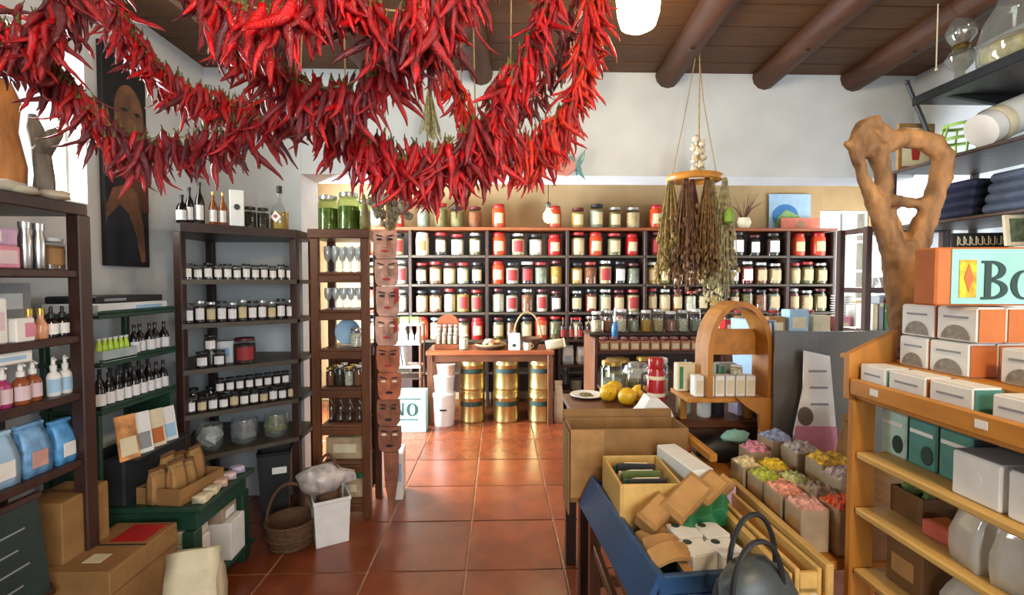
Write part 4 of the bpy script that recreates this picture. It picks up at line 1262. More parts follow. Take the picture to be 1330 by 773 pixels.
carton('beige carton on the sixth shelf of the narrow cabinet', (gx0, gy0, GCZ[5]), .24, .2, .14, M('beige_card', '#b39a76', .7), 0, panels=[('y-', .2, .8, .3, .7, m_cream, 'label')])
carton('green flat box on the bottom shelf of the narrow cabinet', (gx0, gy0, GCZ[6] + .1205), .23, .2, .035, m_green, 0, panels=[('y-', .1, .9, .2, .8, m_ink)])
carton('beige box under the green one in the narrow cabinet', (gx0, gy0, GCZ[6]), .24, .2, .12, M('beige_card'), 0, panels=[('y-', .2, .8, .3, .7, m_cream, 'label')])
for i, (x, r, h) in enumerate(((gx0 - .10, .062, .22), (gx0 + .03, .066, .24), (gx0 + .13, .04, .2))):
    jar(['left green glass jar on the narrow cabinet', 'large green glass jar on the narrow cabinet', 'slim green glass jar on the narrow cabinet'][i], (x, gy0 - .06, 1.826), r, h, M('green_brine', '#7f8a3a', .3, var=.35, scale=25), 'silver', None, glass_m=g_green, fill=.7)
ub = paper_bag('bright blue carrier bag hanging beside the narrow cabinet', (-.755, 3.2, .32), .03, .14, .34, M('bright_blue_film', '#2f7fc4', .35, var=.1), .1)
wc = carton('white carton on the floor behind the narrow cabinet', (-.72, 3.30, 0), .1, .2, .32, m_white, .1, panels=[('y-', .1, .9, .4, .8, m_lblue, 'label')])
# --- hanging face totem
tp = thing('face_totem', 'hanging totem of painted terracotta face plaques beside the doorway', 'ornament', (-.665, 2.8, 1.80))
m_tc = [M('plaque_rose', '#c08e78', .7, var=.25, scale=16), M('plaque_terracotta', '#b0603f', .7, var=.25, scale=16), M('plaque_brown', '#85503a', .7, var=.25, scale=16)]
m_tred = M('plaque_red', '#a83226', .6, var=.15)
zz = 0
hs = (.165, .155, .175, .17, .155, .16, .155, .15, .35)
for i, h in enumerate(hs):
    w = .068 if i < 8 else .042
    mt = m_tc[0] if i < 4 else (m_tc[1] if i < 6 else m_tc[2])
    if i < 8:
        pl_ = [(-w * .95, -zz), (-w, -zz - h * .4), (-w * .93, -zz - h * .85), (-w * .7, -zz - h), (w * .7, -zz - h), (w * .93, -zz - h * .85), (w, -zz - h * .4), (w * .95, -zz)]
    else:
        pl_ = [(-w, -zz), (-w * .9, -zz - h * .5), (-w * .4, -zz - h * .85), (.01, -zz - h), (w * .5, -zz - h * .8), (w, -zz - h * .4), (w * 1.0, -zz)]
    xo = .004 * (i % 3 - 1) + .002 * i
    pq = MB().prism([(u + xo, v) for u, v in pl_], -.012, .012).build('face_plaque', mt, tp)
    if i < 8:
        c = -zz - h * .42
        MB().prism([(xo - .008, c + .03), (xo + .008, c + .03), (xo + .016, c - .03), (xo - .016, c - .03)], -.028, -.012).build('nose', mt, pq)
        for s in (-1, 1):
            MB().prism(ell(xo + s * .032, c + .018, .016, .007, 12), -.016, -.0122).build('eye', m_cream if i % 2 else m_black, pq)
            MB().prism([(xo + s * .014, c + .038), (xo + s * .05, c + .046), (xo + s * .05, c + .038), (xo + s * .014, c + .032)], -.018, -.0122).build('brow', m_black, pq)
        MB().prism(ell(xo, c - .05, .022, .008, 12), -.016, -.0122).build('mouth', m_tred if i < 5 else m_black, pq)
        if i in (2, 3):
            MB().prism([(xo + w * .55, -zz - .01), (xo + w * .98, -zz - .01), (xo + w * .92, -zz - h * .5), (xo + w * .6, -zz - h * .6)], -.015, -.0122).build('headscarf', m_tred, pq)
    zz += h + .004
MB().tube([(0, .015, CEIL - 1.8), (0, .016, 0), (.012, .016, -zz + .36)], .003, 5).build('cord', m_rope, tp)
# dried bouquet tied at the head of the totem
bq = thing('dried_bouquet', 'fluffy grey dried flower bouquet above the totem', 'dried flowers', (-.66, 2.88, 1.80))
m_fl = M('grey_blossom', '#8d8471', .9, var=.35, scale=60, bump=.6)
rr = random.Random(3)
mm = MB()
for i in range(46):
    a, b_, q = rr.uniform(0, 2 * PI), rr.uniform(0, .13), rr.uniform(.04, .24)
    blob(mm, (b_ * math.cos(a), b_ * .6 * math.sin(a), q), rr.uniform(.016, .03), i, 7, 5, .3)
o = mm.build('blossoms', m_fl, bq)
o['kind'] = 'stuff'
mm = MB()
for i in range(24):
    a, b_ = rr.uniform(0, 2 * PI), rr.uniform(.02, .1)
    mm.tube([(0, 0, -.10), (b_ * .2 * math.cos(a), b_ * .2 * math.sin(a), .0), (b_ * math.cos(a), b_ * .6 * math.sin(a), .16)], .003, 4)
o = mm.build('stems', m_rope, bq)
o['kind'] = 'stuff'
MB().tube([(.02 * math.cos(a), .02 * math.sin(a), -.01) for a in [i * PI / 8 for i in range(16)]], .005, 5, closed=True).build('tie', m_rope, bq)
gd = thing('long_gourd', 'long dry gourd standing at the cabinet corner', 'gourd', (-.835, 2.985, 1.826))
MB().tube([(0, 0, .002), (0, 0, .04), (.0, 0, .09), (-.004, 0, .15), (-.012, 0, .22)], [.02, .036, .028, .018, .01], 12).build('gourd_body', M('gourd_skin', '#8c7a4c', .6, var=.2), gd, 'all')
MB().tube([(-.012, 0, .22), (-.02, 0, .25)], .004, 6).build('stalk', m_wick, gd)
# ================================================================== RIGHT SIDE
# --- dark table with lemons
dt = thing('dark_table', 'dark wooden table with lemons in the doorway', 'table', (.80, 2.26, 0))
board_obj('table_top', dt, -.46, .66, -.27, .24, .865, .90, m_brownh, .006)
for x in (-.42, .62):
    for y in (-.23, .2):
        board_obj('leg', dt, x - .028, x + .028, y - .028, y + .028, 0, .80, m_dark)
for y in (-.245, .205):
    board_obj('apron', dt, -.44, .64, y - .012, y + .012, .80, .865, m_darkh)
pl_ = thing('saucer', 'white saucer of seeds at the table corner', 'plate', (.455, 2.42, .90))
MB().lathe([(.045, 0), (.07, .008), (.085, .014), (.083, .018), (.06, .011), (0, .007)], 24).build('dish', m_white, pl_, True)
mm = MB(); blob(mm, (0, 0, .014), .03, 2, 10, 5, .3, (1.2, 1, .25)); mm.build('seeds', m_cont['dried green herbs'], pl_)
m_lem = M('lemon_peel', '#e0b021', .4, var=.1, scale=40, bump=.15)
for i, (x, y) in enumerate(((.548, 2.33), (.622, 2.25), (.705, 2.315), (.60, 2.42))):
    t = thing('lemon', ['leftmost lemon on the dark table', 'nearest lemon on the dark table, in the middle', 'rightmost lemon on the dark table', 'lemon behind the other three'][i], 'lemon', (x, y, .943), .8 * i)
    MB().lathe([(.001, -.052), (.010, -.047), (.03, -.034), (.043, -.012), (.043, .012), (.031, .033), (.012, .046), (.001, .052)], 18, mat=Matrix.Rotation(R(80), 4, 'X')).build('fruit', m_lem, t, 'all')
    MB().lathe([(.004, .05), (.005, .054), (.001, .056)], 8, mat=Matrix.Rotation(R(80), 4, 'X')).build('stalk', m_stem, t)
th_ = thing('thermos', 'red thermos bottle with pale bands on the dark table', 'thermos', (.745, 2.20, .90))
m_thr = M('red_enamel', '#a51f20', .25, var=.05)
MB().lathe([(.04, 0), (.043, .008), (.043, .175), (.036, .19)], 22).build('body', m_thr, th_, True)
MB().lathe([(.036, .188), (.038, .192), (.038, .235), (.034, .24)], 22).build('cup_lid', m_thr, th_, True)
for z in (.06, .14):
    MB().lathe([(.0432, z), (.0442, z + .001), (.0442, z + .016), (.0432, z + .017)], 22, cap=False).build('band', m_cream, th_, True)
MB().tube([(-.042, 0, .17), (-.066, 0, .16), (-.068, 0, .09), (-.042, 0, .07)], .005, 7).build('handle', m_black, th_, True)
def pen_cup(label, loc, r, h, mat, n, seed):
    t = thing('pen_cup', label, 'cup', loc)
    MB().lathe([(r * .9, 0), (r, .004), (r, h), (r * .9, h), (r * .85, .006)], 16).build('cup', mat, t, True)
    q = random.Random(seed)
    for i in range(n):
        a, l = q.uniform(0, 2 * PI), q.uniform(.06, .12)
        mt = (m_lblue, m_green, m_tealc, m_black, m_grey, m_redc)[i % 6]
        MB().tube([(r * .3 * math.cos(a), r * .3 * math.sin(a), .012), (r * .75 * math.cos(a), r * .75 * math.sin(a), h + l)], .004, 6).build('pen', mt, t)
    return t
pen_cup('pale green tall cup of pens beside the thermos', (.845, 2.12, .90), .032, .13, M('celadon', '#a8b59a', .4), 7, 1)
pen_cup('white labelled cup of pens on the dark table', (.915, 2.06, .90), .03, .09, m_white, 8, 2)
pen_cup('dark small cup of pens at the right', (.985, 2.08, .90), .03, .10, m_char, 6, 3)
for i, (x, y, r, h) in enumerate(((.60, 2.475, .06, .18), (.735, 2.465, .055, .17), (.845, 2.44, .045, .2))):
    jar(['wide glass jar behind the lemons', 'green filled jar between lemons and thermos', 'slim glass jar behind the thermos'][i], (x, y, .90), r, h, ('grey sage', 'dried green herbs', 'white beans')[i], ('gold', 'silver', 'white')[i], None, fill=.5)
cp = thing('crumpled_paper', 'crumpled white and blue paper on the dark table edge', 'paper', (.67, 2.04, .90))
MB().prism([(-.10, .0), (.09, .0), (.07, .05), (.02, .095), (-.02, .10), (-.05, .05)], -.05, .04).build('sheet', m_white, cp)
MB().prism([(-.06, .0), (.03, .0), (.0, .045), (-.04, .03)], -.056, -.0505).build('blue_print', M('sea_blue'), cp)
pk = carton('lilac packet with blue print on the dark table, right of the pens', (1.12, 2.1, .90), .12, .07, .07, M('lilac_paper'), .2, panels=[('y-', .2, .8, .3, .7, m_lblue, 'print')])

# --- display table, open carton, blue tray
dtb = thing('display_table', 'trestle display table carrying the blue tray', 'table', (.60, 1.52, 0))
board_obj('table_top', dtb, -.25, .19, -.40, .42, .615, .645, m_brownh, .004)
for y in (-.36, .36):
    for x in (-.21, .15):
        MB().box(x - .022, x + .022, y - .022, y + .022, 0, .615, .003).build('leg', m_brown, dtb)
    board_obj('stretcher', dtb, -.19, .13, y - .012, y + .012, .25, .29, m_brownh)
board_obj('stretcher', dtb, -.222, -.198, -.34, .34, .40, .44, m_brownh)
oc = thing('open_carton', 'open brown cardboard box behind the blue tray', 'box', (.505, 1.865, .646))
open_box(oc, .46, .16, .285, .006, m_kraft2)
MB().box(-.23, -.10, -.087, -.083, .02, .285, .001).build('flap', m_kraft, oc)
MB().box(-.23, .23, .084, .089, .20, .32, .001).build('flap', m_kraft2, oc, rot=(R(-4), 0, 0))
MB().box(-.238, -.232, -.075, .075, -.05, .27, .001).build('flap', m_kraft2, oc)
tr_ = thing('blue_tray', 'blue painted wooden tray with angled side on the display table', 'tray', (.405, 1.155, .647), R(5))
MB().prism([(-.052, .012), (-.036, .012), (.014, .11), (.0, .118), (-.006, .11)], -.004, .60).build('side', m_blue, tr_)
MB().box(.0, .33, .0, .018, .055, .105, .003).build('front', m_blue, tr_)
MB().box(.0, .33, .585, .60, .012, .10, .003).build('back', m_blue, tr_)
MB().box(.315, .33, .018, .585, .012, .10, .003).build('side', m_blue, tr_)
MB().box(-.008, .33, .0, .60, 0, .052, .004).build('base', m_blue, tr_)
# contents of the tray
wbx = thing('wooden_box', 'pale open wooden box of colour cards in the blue tray', 'box', (.478, 1.565, .70), 0)
open_box(wbx, .20, .25, .165, .009, m_pale)
q = random.Random(9)
for i in range(9):
    mt = (m_redc, m_green, m_char, m_orange, m_cream, M('olive_card', '#5b6a35', .6))[i % 6]
    carton(f'thin colour card in the wooden box, {ORD[i]} from the back', (.478, 1.655 - i * .021, .71), .15 - .01 * (i % 3), .008, .13 + .012 * (i % 3), mt, q.uniform(-.12, .12), 'colour_card', 'card', lip=False, panels=[('z+', .2, .8, .2, .8, m_cream, 'edge')])
carton('long white box lying along the right of the wooden box', (.645, 1.61, .70), .075, .25, .19, m_white, R(8), panels=[('x-', .1, .9, .2, .6, m_grey, 'print')])
carton('lilac long box beside the long white box', (.735, 1.63, .646), .05, .26, .18, M('lilac_card'), R(10), panels=[('z+', .1, .9, .1, .9, m_rosew, 'print')])
KB = [(.475, 1.40, .775, .12, .07, .05, (R(25), R(-20), R(35))), (.575, 1.43, .80, .17, .08, .06, (R(28), R(-24), R(32))), (.66, 1.46, .82, .12, .07, .05, (R(28), R(-22), R(30))), (.71, 1.48, .82, .09, .05, .04, (R(24), R(-20), R(28))), (.505, 1.385, .70, .12, .07, .07, (R(4), 0, R(24)))]
for i, (x, y, z, a, b, c, ro) in enumerate(KB):
    carton(['leftmost kraft box tilted in the blue tray', 'largest kraft box tilted in the tray', 'third tilted kraft box of the tray heap', 'smallest kraft box at the right of the heap', 'flat kraft box under the tilted ones'][i], (x, y, z), a, b, c, m_kraft, rot=ro, name='kraft_box', panels=[('z+', .1, .9, .1, .9, M('kraft_light', '#b88a52', .7), 'lid')])
for i, (x, y) in enumerate(((.585, 1.385), (.655, 1.41), (.70, 1.43))):
    carton(['large green box in the blue tray', 'second green box in the blue tray', 'green box nearest the wooden trough'][i], (x, y, .75 + .01 * i), .055, .095, .065, m_green, rot=(R(20), R(-25), R(-30)), name='green_box', panels=[('z+', .1, .9, .1, .9, M('green_lid', '#35804f', .55), 'lid')])
for i in range(4):
    x, y = .535 + .078 * (i % 2), 1.235 + .088 * (i // 2)
    t = carton(['near left', 'near right', 'far left', 'far right'][i] + ' white square box with dark knot emblem in the tray', (x, y, .70), .073, .08, .085, m_white, R(12), 'square_box', panels=[('z+', .12, .45, .62, .9, m_ink, 'emblem', 'oval')])
for i, (x, y, rz) in enumerate(((.455, 1.345, -15), (.46, 1.29, -8), (.455, 1.225, 5))):
    t = thing('kraft_envelope', ['farthest kraft envelope along the blue side', 'middle curved kraft envelope along the blue side', 'nearest kraft envelope in the blue tray'][i], 'envelope', (x, y, .735 + .012 * i), R(rz), rot=(R(14), R(-8), R(rz)))
    vs, fs = [], []
    for a in range(7):
        u = a / 6
        zc = .016 * math.sin(u * PI)
        for (yy, dz) in ((-.028, 0), (.028, 0), (.028, .012), (-.028, .012)):
            vs.append((-.05 + .11 * u, yy, zc + dz))
    for a in range(6):
        for k_ in range(4):
            fs.append((a * 4 + k_, a * 4 + (k_ + 1) % 4, (a + 1) * 4 + (k_ + 1) % 4, (a + 1) * 4 + k_))
    fs += [(0, 1, 2, 3), (24, 25, 26, 27)]
    MB().add(vs, fs).build('pouch', M('kraft_light'), t)
    MB().box(.02, .055, -.02, .02, .014, .022, .001).build('flap', m_kraft, t)
carton('upright kraft price card leaning on the nearest envelope', (.50, 1.215, .745), .045, .085, .006, M('kraft_light'), rot=(R(18), 0, R(14)), name='kraft_card', cat='card', lip=False, panels=[('z+', .2, .8, .8, .86, m_kraftd, 'lettering')])
# wooden troughs
for i, (x, w) in enumerate(((.745, .055), (.695, .018), (.80, .02))):
    t = thing('wooden_trough', ['long pale wooden trough on the display table', 'thin wooden batten left of the trough', 'thin wooden batten right of the trough'][i], 'trough', (x, 1.335, .646), R(1 - i))
    if i == 0:
        for s in (-1, 1):
            MB().box(s * w * .5 - .006, s * w * .5 + .006, -.24, .24, 0, .16, .002).build('side', m_pale, t)
        MB().box(-w * .5 + .006, w * .5 - .006, -.24, .24, .10, .112, .001).build('floor_slat', m_pale, t)
        for y in (-.235, .235):
            MB().box(-w * .5 + .006, w * .5 - .006, y - .005, y + .005, .0, .15, .001).build('end', m_pale, t)
    else:
        MB().box(-w / 2, w / 2, -.25, .25, .0, .135 + .02 * i, .003).build('batten', m_pale, t)
        MB().box(-w / 2 - .002, w / 2 + .002, -.252, -.22, .0, .10, .002).build('end_block', m_honey, t)
hbag = thing('handbag', 'dark grey bag with black loop handles at the bottom edge', 'bag', (.575, 1.02, .703), R(10))
mm = MB(); blob(mm, (0, 0, .088), .105, 4, 14, 9, .05, (.95, .6, .84)); mm.build('bag_body', M('grey_leather', '#3e4444', .45, var=.15, bump=.2), hbag, 'all')
for s, hh in ((-1, .11), (1, .125)):
    MB().tube([(.062 * math.cos(a) + .025 * s, .04 * s, .13 + hh * math.sin(a)) for a in [PI * i / 16 for i in range(17)]], .006, 7).build('handle', m_black, hbag, True)
MB().tube([(-.11, -.03, .0), (-.125, -.05, .1), (-.115, -.03, .16)], .006, 6).build('strap', m_black, hbag, True)
MB().box(.1, .12, -.06, -.04, .05, .11, .004).build('white_tag', m_white, hbag)
stl = thing('bag_stool', 'low wooden stool under the grey bag', 'stool', (.575, 1.02, 0))
board_obj('seat', stl, -.10, .10, -.075, .075, .675, .70, m_brownh)
for x in (-.08, .08):
    for y in (-.05, .05):
        board_obj('leg', stl, x - .014, x + .014, y - .014, y + .014, 0, .675, m_brown)
carton('grey carton on the floor beneath the blue tray', (.30, 1.22, .0), .09, .2, .59, m_grey, .1, panels=[('y-', .15, .85, .5, .8, m_white, 'label')])
carton('coral red box standing below the blue tray corner', (.41, 1.04, .0), .08, .1, .66, M('coral_card', '#c25a45', .6), .2, panels=[('y-', .15, .85, .5, .8, m_cream, 'label')])

# --- bench with paper packs
bn_ = thing('display_bench', 'honey coloured bench under the colourful paper packs', 'bench', (1.17, 1.59, 0))
board_obj('bench_top', bn_, -.35, .42, -.38, .36, .725, .75, m_honey)
for x in (-.31, .38):
    for y in (-.34, .32):
        board_obj('leg', bn_, x - .025, x + .025, y - .025, y + .025, 0, .725, m_honeyv)
board_obj('front_rail', bn_, -.36, -.35, -.38, .36, .70, .78, m_pale)
def pack(label, x, y, w, d, h, top, rz=0, z=.75, film=m_kraft):
    t = thing('paper_pack', label, 'packet', (x, y, z), R(rz), 'paper packs on the bench')
    MB().box(-w / 2, w / 2, -d / 2, d / 2, 0, h * .86, .004).build('body', M('grey_kraft', '#a58f72', .6, var=.12), t)
    # crimped coloured top
    q = random.Random(int(x * 1000))
    m = MB()
    vs, fs = [], []
    n = 9
    for i in range(n):
        for j in range(n):
            u, v = i / (n - 1), j / (n - 1)
            e = min(u, 1 - u, v, 1 - v) * 4
            vs.append((-w / 2 * .98 + w * .98 * u, -d / 2 * .98 + d * .98 * v, h * .86 + h * .12 * min(1, e) + q.uniform(-.007, .007) * min(1, e + .3)))
    for i in range(n - 1):
        for j in range(n - 1):
            fs.append((i * n + j, (i + 1) * n + j, (i + 1) * n + j + 1, i * n + j + 1))
    m.add(vs, fs).build('crimped_top', top, t)
    MB().box(-w / 2 - .0012, -w / 2 - .0002, -d * .35, d * .35, h * .2, h * .6, .0003).build('label', m_kraft, t)
    return t
pm = lambda n, h: M('top_' + n, h, .5, var=.45, scale=70, bump=.8)
PK = [('pack with pale speckled top, left end of the bench', .862, 1.595, .07, .085, .14, pm('speckle', '#cdb98a'), 3), ('pack with bright yellow top', .942, 1.57, .075, .085, .14, pm('yellow', '#d8b62a'), 2),
      ('pack with yellow green top', .872, 1.495, .075, .09, .135, pm('lime', '#a3ae3c'), 2), ('pack with pale green top in the middle of the bench', .955, 1.47, .075, .09, .135, pm('palegreen', '#b3b67a'), 0),
      ('pack with salmon pink top, front row', .872, 1.39, .08, .095, .14, pm('salmon', '#d08a72'), 0), ('pack with brown speckled top', .962, 1.37, .08, .09, .145, pm('taupe', '#9a8670'), 0),
      ('pack with rose top, front row', .872, 1.29, .08, .08, .14, pm('rose', '#c08a7c'), 0), ('pack with orange red top nearest the camera', .963, 1.272, .085, .085, .15, pm('flame', '#d8521f'), 0),
      ('pack with pink and blue top at the back', 1.045, 1.73, .09, .10, .19, pm('pinkblue', '#8f9cc4'), 0), ('pack with pink top at the back', .95, 1.70, .08, .09, .155, pm('pink', '#d0879a'), 0),
      ('pack with grey white top at the back', 1.07, 1.62, .09, .10, .185, pm('greywhite', '#b5a9a0'), 0),
      ('pack with golden top by the shelf post', 1.095, 1.51, .11, .09, .185, pm('gold', '#d8a92a'), 0), ('pack with rose grey top below the golden one', 1.07, 1.40, .1, .09, .18, pm('rosegrey', '#b39a94'), 0)]
for p in PK:
    pack(*p)
# grey panel and foot card
gp = thing('grey_panel', 'curved grey sheet standing behind the paper packs', 'panel', (1.335, 1.84, .75), 0)
out = [(-.235 + .47 * i / 12, -.03 * math.sin(PI * i / 12)) for i in range(13)]
inn = [(u, v + .006) for u, v in out]
MB().ring(out, inn, 0, .555, 'z', closed=False).build('sheet', M('grey_sheet', '#5c5a56', .3, var=.05), gp)
MB().box(-.235, .235, -.01, .012, .0, .012, .002).build('foot_rail', m_steel, gp)
fc = thing('foot_card', 'white and pink display card with brown disc against the grey sheet', 'card', (1.20, 1.72, .78), 0, rot=(R(-8), 0, R(-4)))
MB().prism([(-.09, 0), (.075, 0), (.07, .16), (.065, .42), (-.02, .44), (-.03, .30), (-.07, .14)], -.004, .004).build('card', m_white, fc)
MB().prism([(-.088, .002), (.073, .002), (.070, .165), (-.066, .165)], -.0065, -.0042).build('pink_band', m_pink, fc)
MB().prism(ell(-.03, .20, .026, .034, 20), -.0065, -.0042).build('brown_disc', M('disc_brown', '#6e5a48', .6), fc)
fc.scale = (1.12, 1, 1.04)
for z in (.36, .30, .24):
    MB().box(-.01, .05, -.0055, -.0042, z, z + .008, .0003).build('text_line', m_grey, fc)
paper_bag('tall beige paper bag beside the white and pink card', (1.25, 1.615, .75), .07, .06, .27, m_kraft, .1, fold=m_kraft)

# --- honey wood arched stand
asd = thing('arched_stand', 'honey wood display stand with a round arch and soap boxes', 'stand', (.98, 1.96, .90))
def arch_pts(rx, rz, zc, zb, n=16):
    return [(rx, zb)] + [(rx * math.cos(PI * i / n), zc + rz * math.sin(PI * i / n)) for i in range(n + 1)] + [(-rx, zb)]
o_, i_ = arch_pts(.135, .21, .31, .13), arch_pts(.113, .188, .31, .13)
MB().ring(o_, i_, -.09, .035, closed=False).build('arch_band', m_honeyv, asd)
MB().prism([(-.02, .13), (.22, .13), (.205, .10), (.15, .06), (.14, .0), (.08, .0), (.075, .06), (.02, .095)], -.10, -.08).build('cross_panel', m_honeyv, asd)
MB().box(.078, .142, -.10, -.08, -.15, .0, .003).build('post', m_honeyv, asd)
MB().box(-.21, .14, -.078, .12, .105, .125, .003).build('shelf_board', m_honey, asd)
MB().box(-.19, -.16, .05, .08, .0, .105, .003).build('post', m_honeyv, asd)
MB().box(.10, .13, .05, .08, .0, .105, .003).build('post', m_honeyv, asd)
MB().box(-.11, .11, .0, .014, .29, .40, .002).build('back_plate', m_honey, asd)
MB().box(-.245, -.218, -.36, .10, -.03, .0, .003).build('base_batten', m_honey, asd)
MB().box(-.218, -.16, .05, .08, -.03, .0, .003).build('batten_tie', m_honey, asd)
for i in range(6):
    carton(f'white soap box upright on the arched stand, {ORD[i]} from left', (.825 + .043 * i, 1.925, 1.026), .038, .05, .085, m_white, 0, 'soap_box', panels=[('y-', .15, .85, .15, .8, m_cream, 'label')])
for i in range(3):
    carton(f'soap box in the back row on the arched stand, {ORD[i]} from left', (.81 + .09 * i, 2.02, 1.026), .08, .05, .12, (m_cream, m_tealc, m_grey)[i], 0, 'soap_box', panels=[('y-', .1, .3, .1, .9, m_green, 'stripe')])
jar('small cream pot on the arched stand boxes', (.99, 1.925, 1.1125), .024, .04, 'white beans', 'white', None, name='cream_pot')
for i in range(4):
    carton(f'tall grey blue catalogue leaning right of the arch, {ORD[i]} from left', (1.155 + i * .022, 2.12, .90), .014, .18, .43, (m_lblue, m_white, m_grey, m_lblue)[i], R(12), 'catalogue', 'catalogue', lip=False, rot=(0, R(-4), R(12)), panels=[('y-', .1, .9, .02, .98, m_white, 'pages')])
cl_ = thing('dark_cloth', 'black crumpled cloth under the arched stand', 'cloth', (.93, 1.925, .80))
mm = MB(); blob(mm, (0, 0, 0), .1, 12, 12, 8, .16, (1.25, .45, .55)); mm.build('cloth_folds', m_black, cl_, 'all')
mm = MB(); blob(mm, (.05, -.02, .055), .05, 14, 9, 6, .3, (1.3, .6, .6)); mm.build('lining', m_tealc, cl_, 'all')

# --- stepped shelf of soap boxes at the right
ss = thing('soap_shelf', 'honey wood tiered shelf of soap boxes at the right edge', 'shelf', (0, 0, 0))
board_obj('front_rail', ss, .895, .91, .30, 1.17, 1.212, 1.255, m_honey)
board_obj('shelf_board', ss, .91, 1.34, .30, 1.17, 1.20, 1.215, m_honey)
board_obj('step_board', ss, .985, 1.34, .30, 1.33, 1.28, 1.294, m_honey)
board_obj('step_front', ss, .985, .995, .30, 1.17, 1.215, 1.28, m_honey)
for z in (1.072, .93, .773, .45):
    board_obj('shelf_board', ss, .90, 1.34, .30, 1.15, z - .018, z, m_pale)
MB().prism([(.895, 1.20), (.895, 1.315), (1.02, 1.375), (1.02, 1.295), (1.02, 1.20)], 1.172, 1.19).build('end_board', m_honeyv, ss)
board_obj('post', ss, .895, .955, 1.152, 1.175, 0, 1.20, m_honeyv)
board_obj('post', ss, 1.28, 1.34, 1.152, 1.19, 0, 1.28, m_honeyv)
board_obj('post', ss, .895, .955, .30, .32, 0, 1.20, m_honeyv)
board_obj('post', ss, 1.28, 1.34, .30, .32, 0, 1.20, m_honeyv)
for y in (1.09, .84):
    MB().box(.8935, .8945, y - .012, y + .012, 1.227, 1.243, .0003).build('price_tag', m_white, ss)
m_soapoval = M('soap_print', '#8c8478', .6, var=.25, scale=60)
def soap(label, x0, y0, y1, z, h, w, end, oval=True):
    # long side faces the aisle (-x); end face towards the camera
    L = y1 - y0
    ps = [('y-', .03, .97, .03, .97, end, 'end_panel')]
    if oval:
        ps += [('x-', .15, .85, .06, .48, m_soapoval, 'soap_picture', 'dome'), ('x-', .2, .8, .68, .74, m_grey, 'lettering')]
    return carton(label, (x0 + w / 2, (y0 + y1) / 2, z), w, L, h, m_white, 0, 'soap_box', panels=ps)
m_teald = M('sea_green_card', '#4f8a80', .55, var=.12)
FRN = ['farthest', 'second', 'third', 'fourth', 'nearest']
for i, (a, b, e) in enumerate(((1.085, 1.165, m_tealc), (.98, 1.078, m_orange), (.878, .973, m_teald), (.775, .845, m_char), (.67, .77, m_orange))):
    soap(f'white soap box in the front row above the rail, {FRN[i]} of five', .918, a, b, 1.2155, .077, .06, e)
for i, (a, b, x) in enumerate(((1.065, 1.144, 1.0), (.968, 1.062, 1.0), (.968, 1.062, 1.063), (.84, .925, 1.02), (.74, .83, 1.02))):
    soap(f'white soap box with orange end in the second row, {("farthest at the aisle", "second at the aisle", "inner one", "fourth", "nearest")[i]}', x, a, b, 1.2945, .072, .06, m_orange, x < 1.05)
for i, (a, b, x) in enumerate(((1.052, 1.14, 1.0), (.953, 1.046, 1.0), (.953, 1.046, 1.063))):
    soap(f'white soap box with orange end in the top row, {("farthest", "second at the aisle", "inner one")[i]}', x, a, b, 1.3705, .074, .06, m_orange, x < 1.05)
for i in range(3):
    carton(f'sea green soap box on the second tier, {ORD[i]} from the far end', (1.0, 1.12 - i * .078, 1.0725), .06, .073, .108, (M('mint_card', '#b8d8cc', .55), m_teald, m_teald)[i], 0, 'soap_box', panels=[('x-', .1, .5, .1, .5, m_ink, 'leaf', 'oval'), ('y-', .05, .95, .05, .95, m_char, 'end_panel'), ('x-', .1, .9, .7, .78, m_white, 'lettering')])
for i, (a, b) in enumerate(((.825, .92), (.71, .815), (.60, .70))):
    carton(f'plain white box with embossed mark on the second tier, {("far", "middle", "near")[i]} one', (.975, (a + b) / 2, 1.0725), .11, b - a, .088, m_white, 0, 'white_box', panels=[('x-', .35, .65, .3, .7, m_labw, 'mark', 'oval'), ('z+', .02, .98, .02, .98, m_grey, 'grey_lid')])
carton('pale blue box behind the white boxes on the second tier', (1.12, .80, 1.0725), .1, .3, .12, m_lblue, 0, panels=[('x-', .1, .9, .2, .8, m_white, 'label')])
gtr = thing('herb_tray', 'dark kraft tray with green sprigs on the third tier', 'tray', (1.06, 1.09, .9305))
open_box(gtr, .16, .09, .065, .004, m_kraftd)
mm = MB()
for i in range(14):
    blob(mm, (random.uniform(-.06, .06), random.uniform(-.03, .03), .065), .014, i, 7, 5, .35)
o = mm.build('sprigs', M('leaf_sprig', '#5f7a3a', .7, var=.3, scale=60), gtr); o['kind'] = 'stuff'
carton('coral red box lying on the third tier', (.99, .975, .9305), .06, .1, .035, M('coral_card'), .1, panels=[('z+', .1, .9, .1, .9, m_orange, 'print')])
cl2 = thing('purple_cloth', 'folded dark purple cloth on the third tier', 'cloth', (1.13, .86, .9305))
for i in range(3):
    MB().box(-.09 + .005 * i, .09 - .005 * i, -.11, .11, i * .016, i * .016 + .015, .006).build('fold', M('plum_cloth', '#36202e', .8, var=.2), cl2)
carton('dark brown carton on the lowest visible tier', (1.05, 1.06, .7735), .2, .1, .11, m_kraftd, 0, panels=[('x-', .2, .8, .3, .7, m_kraft, 'label')])
for i, (y, h) in enumerate(((.93, .10), (.83, .13), (.72, .12))):
    paper_bag(f'clear grey cellophane bag on the lowest visible tier, {ORD[i]} from the far end', (1.0, y, .7735), .09, .08, h, glass('grey_film', '#e6e2d6', .5, alpha=.6), R(90 + 10 * i), name='cellophane_bag')
for i, y in enumerate((.90, .815, .73)):
    paper_bag(f'crinkled pale cellophane bag on the third tier, {ORD[i]} from the far end', (.955, y, .9305), .07, .045, .115, MATS['grey_film'], R(80 + 22 * i), fold=m_white, lab=m_labw, name='cellophane_bag')
